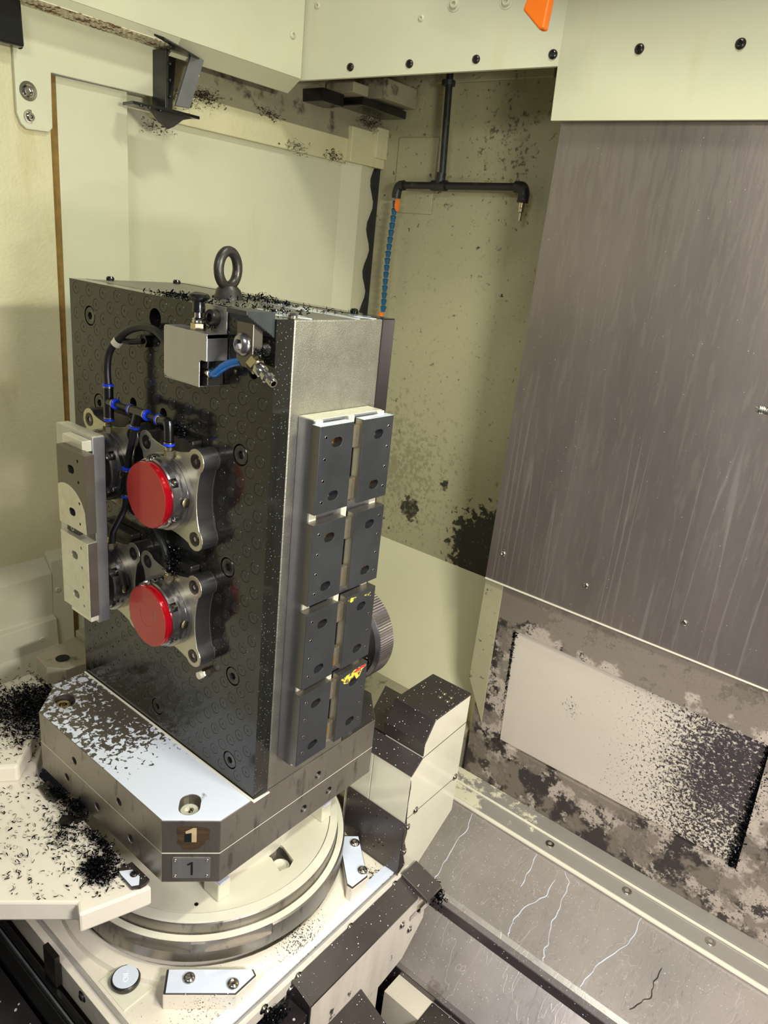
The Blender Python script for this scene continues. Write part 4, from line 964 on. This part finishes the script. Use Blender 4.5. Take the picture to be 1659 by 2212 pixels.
# ------------------------------------------------------------------ pallet-changer arm at lower left
t = thing('pallet_changer_arm', 'broad cream arm covered in chips at lower left, beside the pallet', 'arm', (-.1, -.35, -.18))
arm = [(.170, -.2565), (.160, -.290), (.137, -.362), (.115, -.352), (.034, -.431), (-.2, -.66), (-.47, -.66), (-.47, .10), (-.30, .10), (-.275, -.205), (-.205, -.2565)]
b = B(); add_prism(b, arm, 'z', -.178, -.140); obj('arm_plate', b, 'cream_arm', t, .004)
b = B(); add_prism(b, [(-.198, -.290), (-.262, -.226), (-.29, -.13), (-.47, -.13), (-.47, -.50), (-.33, -.46)], 'z', -.141, -.103); obj('raised_casting', b, 'cream_arm', t, .006)
def pad(pts, m='dark_steel', h=.006):
    b = B(); add_prism(b, pts, 'z', -.1395, -.1395+h); return obj('steel_pad', b, m, t, .001)
pad([(.107, -.276), (.110, -.2535), (.160, -.2535), (.163, -.262), (.162, -.272), (.154, -.283), (.121, -.281)]); screw((.135, -.266, -.1325), (0, 0, 1), .0062, 'button', 'screw_dark', t)
b = B(); add_prism(b, [(.113, -.279), (.121, -.2805), (.152, -.2815), (.158, -.272), (.145, -.262), (.125, -.2625)], 'z', -.1336, -.1330); obj('coolant_film', b, 'milk', t)
pad([(-.158, -.275), (-.160, -.2535), (-.108, -.2535), (-.104, -.273), (-.12, -.279)]); screw((-.141, -.263, -.1325), (0, 0, 1), .0062, 'button', 'screw_dark', t)
b = B(); add_box(b, -.060, -.030, -.272, -.254, -.1395, -.118); obj('stop_block', b, 'screw_dark', t, .002)
b = B(); add_lathe(b, [(0, 0), (.012, 0), (.011, .004), (0, .004)], (-.050, -.280, -.1395), seg=20); obj('round_foot', b, 'screw_dark', t, smooth=True)
# small bracket behind the pallet corner
t = thing('corner_lug', 'small cream lug with a dark round hole behind the far left pallet corner', 'lug', (-.31, -.08, -.05))
b = B(); add_prism(b, [(-.40, -.150), (-.345, -.155), (-.315, -.13), (-.30, -.05), (-.42, -.05)], 'z', -.06, -.02); l = obj('lug_body', b, 'cream_under', t, .002)
b = B(); add_lathe(b, [(0, 0), (.014, 0), (.014, .001), (0, .001)], (-.355, -.115, -.0202), seg=24); obj('round_hole', b, 'bore', t)
b = B(); add_box(b, -.42, -.27, -.05, .02, -.14, -.005); obj('rear_bar', b, 'cream_under', t, .002)

# ------------------------------------------------------------------ air fittings and tubes
Y = -.1600
def collar(bm, pos, d, r=.0082, l=.004): add_lathe(bm, [(0, 0), (r, 0), (r, l*.7), (r*.85, l), (0, l)], Vector(pos), d, 20)
def fitting(name, label, tubes, collars, group=None):
    t = thing(name, label, 'fitting', tubes[0][0][0], group)
    b = B()
    for pts, r in tubes: add_tube(b, pts, r, 14)
    obj('fitting_body', b, 'black', t, smooth=True)
    for p, d in collars:
        b = B(); collar(b, p, d); obj('release_ring', b, 'blue', t, smooth=True)
        b = B(); q = Vector(p) - Vector(d).normalized()*.0022; add_lathe(b, [(0, 0), (.0078, 0), (.0078, .0018), (0, .0018)], q, d, 20); obj('metal_band', b, 'nickel', t, smooth=True)
    return t
zc = .588
fitting('elbow_fitting', 'black elbow fitting with blue ring on the nipple above the upper red disc',
    [([(.078, Y, .562), (.078, Y, .576), (.0775, Y, zc-.002), (.0765, Y, zc+.003)], .0072), (spline([(.077, Y, .582), (.073, Y, zc+.001), (.063, Y, zc), (.055, Y, zc)]), .0068)],
    [((.055, Y, zc), (-1, 0, 0)), ((.078, Y, .5585), (0, 0, -1))])
fitting('tee_fitting', 'black tee fitting with blue rings in the middle of the air line',
    [([(-.016, Y, zc), (.023, Y, zc)], .0070), ([(.002, Y, zc), (-.007, Y, .566)], .0070)],
    [((.023, Y, zc), (1, 0, 0)), ((-.016, Y, zc), (-1, 0, 0)), ((-.0075, Y, .565), (-.3, 0, -1))])
fitting('tee_fitting', 'black upright tee fitting with blue rings at the foot of the curved hose',
    [([(-.078, Y, .562), (-.078, Y, .612)], .0078), ([(-.078, Y, zc), (-.060, Y, zc)], .0072)],
    [((-.078, Y, .612), (0, 0, 1)), ((-.060, Y, zc), (1, 0, 0)), ((-.078, Y, .561), (0, 0, -1))])
for k, (x, z) in enumerate(((-.078, .600), (-.078, .575), (.004, .577), (.070, .578))):
    pass
fitting('straight_connector', 'black straight connector with blue rings left of the upper red disc',
    [([(-.030, Y, .490), (-.033, Y, .447)], .0066)], [((-.030, Y, .490), (.1, 0, 1)), ((-.033, Y, .447), (-.1, 0, -1))])
def tube(name, label, pts, r, m='rubber', n=8):
    b = B(); add_tube(b, spline(pts, n), r, 12); return tag(obj(name, b, m, None, smooth=True), label, 'hose')
tube('air_tube', 'short black tube joining the elbow to the middle tee', [(.055, Y, zc), (.040, Y, zc), (.023, Y, zc)], .0042)
tube('air_tube', 'short black tube joining the middle tee to the upright tee', [(-.016, Y, zc), (-.035, Y, zc), (-.060, Y, zc)], .0042)
tube('air_tube', 'black tube dropping from the middle tee behind the upper red disc', [(-.008, Y, .563), (-.017, Y, .535), (-.026, Y, .510), (-.030, Y, .488)], .0050)
tube('air_tube', 'curved black tube from the straight connector to the lower left unit', [(-.033, Y, .447), (-.038, Y, .425), (-.058, Y, .395), (-.075, Y, .370), (-.078, Y, .350)], .0055)
tube('air_tube', 'black tube slanting down between the two red discs', [(.020, -.150, .42), (.050, -.155, .400), (.070, -.158, .380), (.078, Y, .358)], .0058)
tube('air_hose', 'thick black hose arching over the plate from the upright tee to the steel box',
     [(-.078, Y, .612), (-.0795, Y, .640), (-.075, -.158, .665), (-.062, -.152, .685), (-.043, -.145, .701), (-.018, -.140, .7095), (.008, -.138, .710), (.028, -.138, .7035), (.050, -.138, .692), (.085, -.138, .69)], .0058)
t = thing('hose_clip', 'black clip with a pale band holding the arched hose to the plate', 'clip', (-.03, -.13, .685))
b = B(); add_lathe(b, [(0, 0), (.010, 0), (.010, .012), (0, .012)], (-.024, -.1216, .688), (0, -1, 0), 6); add_tube(b, [(-.024, -.134, .688), (-.045, -.142, .684), (-.066, -.150, .684)], .0045, 8); obj('clip_arm', b, 'black', t)
b = B(); add_lathe(b, [(.0066, 0), (.0078, 0), (.0078, .009), (.0066, .009)], (-.0655, -.1535, .6770), (.6, .2, .75), 16); obj('clip_band', b, 'alu_white', t)

# ------------------------------------------------------------------ steel switch box at the top of the plate
t = thing('steel_valve_box', 'open bent-steel box with a black pull knob near the top of the black plate', 'box', (.11, -.14, .654))
b = B()
add_prism(b, [(.065, .656), (.063, .658), (.063, .722), (.066, .725), (.157, .725), (.1575, .722), (.1575, .689), (.145, .689), (.1425, .686), (.1425, .652), (.070, .654)], 'y', -.1580, -.1565)
add_box(b, .065, .1575, -.1575, -.1228, .7235, .7250)
add_box(b, .1560, .1575, -.1575, -.1228, .6890, .7190)
add_box(b, .064, .1425, -.1575, -.1228, .652, .6535)
add_box(b, .063, .0645, -.1575, -.1228, .654, .7235)
obj('bent_housing', b, 'white_metal', t, .0006)
b = B(); add_box(b, .110, .1560, -.1245, -.1222, .7235, .7590); tp = obj('mounting_tab', b, 'white_metal', t, .0008)
screw((.1330, -.1290, .7430), (0, -1, 0), .0110, 'cap', 'screw_dark', tp)
b = B(); add_lathe(b, [(0, 0), (.0105, 0), (.0105, .0085), (0, .0085)], (.1185, -.1420, .7252), (0, 0, 1), 6); obj('hex_nut', b, 'nickel', t)
b = B(); add_lathe(b, [(0, 0), (.0082, 0), (.0090, .002), (.0082, .004), (.0090, .006), (.0070, .007), (.0056, .008), (.0056, .016), (0, .016)], (.1185, -.1420, .7335), (0, 0, 1), 20); obj('plunger_stem', b, 'chrome', t, smooth=True)
b = B(); add_lathe(b, [(0, 0), (.0085, 0), (.0080, .009), (.0085, .014), (.0130, .0175), (.0150, .0205), (.0130, .0240), (.0060, .0265), (0, .0270)], (.1185, -.1420, .7480), (0, 0, 1), 28); obj('pull_knob', b, 'black', t, smooth=True)
b = B(); add_box(b, .070, .150, -.150, -.1228, .6545, .700); obj('valve_body', b, 'steel_dark', t, .001)
b = B(); add_lathe(b, [(0, 0), (.0075, 0), (.0075, .016), (.0055, .017), (0, .017)], (.136, -.145, .672), (1, 0, 0), 16); obj('port_fitting', b, 'nickel', t, smooth=True)
tube('blue_air_tube', 'short bright blue tube leaving the steel box', [(.150, -.145, .672), (.160, -.146, .6735), (.175, -.145, .684), (.190, -.143, .692), (.206, -.140, .697)], .0058, 'tube_blue')
# toe clamp
t = thing('toe_clamp', 'dark steel clamp with a dome bolt and serrated wedge, top right of black plate', 'clamp', (.22, -.14, .69))
b = B(); add_prism(b, [(.207, .7545), (.207, .703), (.218, .6935), (.238, .692), (.238, .7525)], 'y', -.1500, -.1330); obj('clamp_block', b, 'jaw_brown', t, .0012)
screw((.2190, -.1500, .7210), (0, -1, 0), .0150, 'button', 'steel', t, 'dome_bolt')
b = B(); prof = [(0, 0)]
for k in range(7): prof += [(.0088, .0005+k*.0020), (.0076, .0015+k*.0020)]
add_lathe(b, prof+[(0, .0145)], (.232, -.1340, .716), (0, 1, 0), 20); obj('threaded_stud', b, 'steel_dark', t)
b = B(); pts = [(-.1565, .7655), (-.1095, .7640), (-.1095, .7330)]
n = 10
for k in range(n):
    f0, f1 = k/n, (k+.5)/n
    pts += [(-.1110-.044*f0, .7325+.0262*f0), (-.1140-.044*f1, .7365+.0262*f1)]
pts += [(-.1565, .7600)]
add_prism(b, pts, 'x', .2080, .2460)
for v in b.verts: v.co.y -= .0118
obj('serrated_wedge', b, 'jaw', t, .0004)
t = thing('coupling_plug', 'dirty steel air coupling plug pointing out to the right of the clamp', 'coupling', (.24, -.14, .70))
d = Vector((.90, -.12, -.36)).normalized(); p0 = Vector((.2400, -.1500, .7020))
b = B(); add_lathe(b, [(0, 0), (.0110, 0), (.0110, .012), (0, .012)], p0, d, 6); obj('hex_base', b, 'nickel', t)
b = B(); add_lathe(b, [(0, 0), (.0085, 0), (.0090, .004), (.0085, .012), (.0062, .015), (.0062, .019), (.0082, .021), (.0082, .025), (.0060, .028), (.0060, .036), (.0052, .038), (.0036, .038), (.0034, .020), (0, .020)], p0+d*.012, d, 24); obj('plug_nose', b, 'chrome', t, smooth=True)

# ------------------------------------------------------------------ chips
def chips(name, spots, label, m='chip', size=1.0, parent=None, seed=1):
    r = random.Random(seed); V = []; F = []
    for (x, y, z) in spots:
        R = r.uniform(.0013, .0042)*size; sweep = r.uniform(1.2, 5.5); wdt = r.uniform(.0009, .0024)*size; k = 6 if sweep > 3 else 4
        pitch = r.uniform(-.0012, .0012)*size
        q = Euler((r.gauss(0, .9), r.gauss(0, .9), r.uniform(0, 2*PI))).to_matrix(); o = Vector((x, y, z)); b0 = len(V)
        if r.random() < .3: R *= 2.2; sweep *= .35
        for i in range(k+1):
            a = sweep*i/k
            p = Vector((R*math.cos(a)-R, R*math.sin(a), pitch*a))
            for s in (-.5, .5):
                w_ = q @ (p + Vector((0, 0, s*wdt))) + o; w_.z = max(w_.z, z-.0008); V.append(w_)
        for i in range(k): F.append((b0+2*i, b0+2*i+2, b0+2*i+3, b0+2*i+1))
    me = bpy.data.meshes.new(name); me.from_pydata(V, [], F); me.materials.append(M[m])
    o = bpy.data.objects.new(name, me); link(o)
    tag(o, label, 'chips', kind='stuff')
    return o
def inside(p, poly):
    c = False; j = len(poly)-1
    for i in range(len(poly)):
        a, b_ = poly[i], poly[j]
        if (a[1] > p[1]) != (b_[1] > p[1]) and p[0] < (b_[0]-a[0])*(p[1]-a[1])/(b_[1]-a[1])+a[0]: c = not c
        j = i
    return c
R1 = random.Random(3); sp = []
armi = [(.10, -.262), (.12, -.285), (.14, -.33), (.115, -.345), (.03, -.42), (-.1, -.55), (-.35, -.55), (-.19, -.295), (-.20, -.262)]
while len(sp) < 620:
    p = (R1.uniform(-.30, .14), R1.uniform(-.56, -.258))
    if inside(p, armi): sp.append((p[0], p[1], -.1385+R1.random()*.0012))
chips('loose_chips', sp, 'scattered dark curly chips over the cream arm', seed=5)
def clump(cx, cy, z, sx, sy, h, n, rr):
    out = []
    for _ in range(n):
        x, y = rr.gauss(0, 1), rr.gauss(0, 1); q = math.exp(-(x*x+y*y)/2)
        out.append((cx+x*sx, cy+y*sy, z+rr.random()*h*q))
    return out
sp = clump(.085, -.300, -.138, .018, .012, .016, 900, R1)
chips('chip_pile', sp, 'dense clump of dark chips near the right end of the cream arm', seed=6)
sp = clump(.045, -.268, -.138, .028, .005, .008, 350, R1) + clump(-.02, -.30, -.138, .03, .015, .006, 260, R1)
chips('chip_pile', sp, 'ragged line of chips beside the pallet on the arm', seed=7)
sp = clump(-.045, -.262, -.125, .012, .006, .022, 500, R1) + clump(-.115, -.262, -.136, .02, .006, .012, 260, R1)
chips('chip_pile', sp, 'chips heaped on the small black stop block beside the pallet', seed=8)
sp = [p for p in clump(-.33, -.19, -.105, .055, .045, .035, 3600, R1) if not (abs(p[0]) < .255 and abs(p[1]) < .255)]
sp += clump(-.28, -.12, -.13, .02, .06, .05, 900, R1)
chips('chip_pile', sp, 'big tangled bank of black chips behind the left pallet corner', seed=9, size=1.2)
sp = [(R1.uniform(-.45, -.22), R1.uniform(-.45, -.2), -.102) for _ in range(500)]
chips('loose_chips', sp, 'loose chips on the raised casting at the left edge', seed=10)
sp = [(R1.uniform(-.02, .20), R1.uniform(-.088, .085), H+.0005) for _ in range(260)] + clump(.025, -.095, H, .04, .008, .006, 260, R1) + clump(.05, .04, H, .03, .01, .010, 220, R1) + clump(.16, -.05, H, .02, .012, .004, 60, R1)
chips('top_chips', sp, 'black chips lying on top of the tombstone', seed=11, size=.9)
sp = []
for _ in range(420): sp.append((.068+R1.gauss(.0, .018), -.1450+R1.uniform(-.012, .012), .566+R1.random()*.006+.010*math.exp(-(R1.gauss(0, 1))**2)))
for _ in range(420): sp.append((.088+R1.gauss(.0, .007), -.158+R1.uniform(-.008, .008), .352+R1.random()*.045))
chips('fixture_chips', [p for p in sp], 'black chips caught on top of the two clamping units', seed=12, size=.8)
sp = [(.240+R1.gauss(0, .006), -.140+R1.gauss(0, .006), .706+R1.random()*.012) for _ in range(260)] + [(.128+R1.gauss(0, .006), -.131+R1.gauss(0, .003), .727+R1.random()*.016) for _ in range(120)]
chips('clamp_chips', sp, 'fine chips packed around the toe clamp and knob', seed=13, size=.6)
sp = clump(.194, -.198, -.013, .0045, .0045, .009, 160, R1) + clump(-.185, -.197, -.014, .010, .006, .010, 220, R1)
chips('recess_chips', [p for p in sp if math.hypot(abs(p[0])-.189, p[1]+.199) < .016], 'chips in the bolt recesses of the tombstone base', seed=14, size=.55)
sp = [(.212+R1.uniform(-.003, .004)-.0*z, .8215, z) for z in [R1.uniform(-.39, -.06) for _ in range(700)]]
sp += [(.848+R1.gauss(0, .006), .820, z) for z in [R1.uniform(-.40, -.07) for _ in range(1500)]]
chips('channel_chips', sp, 'black chips packed along both upright edges of the pale recessed panel', seed=15, size=1.1)
sp = clump(.37, .315, -.46, .012, .010, .05, 500, R1) + clump(.335, -.13, -.42, .008, .02, .03, 500, R1)
chips('corner_chips', sp, 'wads of chips at the ends of the grey side guard', seed=16, size=1.0)
sp = []
for (y, z, n_) in ((.40, 1.136, 300), (.35, 1.118, 120), (.28, 1.050, 60), (.70, 1.078, 110), (.84, 1.078, 90), (.60, 1.140, 90), (.97, 1.183, 200)):
    sp += [(-.580+R1.gauss(0, .004) + (.012 if y > .9 else 0), y+R1.gauss(0, .022), z+R1.gauss(0, .008)) for _ in range(n_)]
chips('beam_grime', sp, 'oily brown-black residue clinging along the beam at the upper left', 'chip_brown', seed=18, size=1.0)
sp = clump(.60, .30, -.775, .05, .012, .01, 350, R1)
chips('tray_chips', sp, 'chips in the gutter under the lower chute', seed=17, size=1.0)
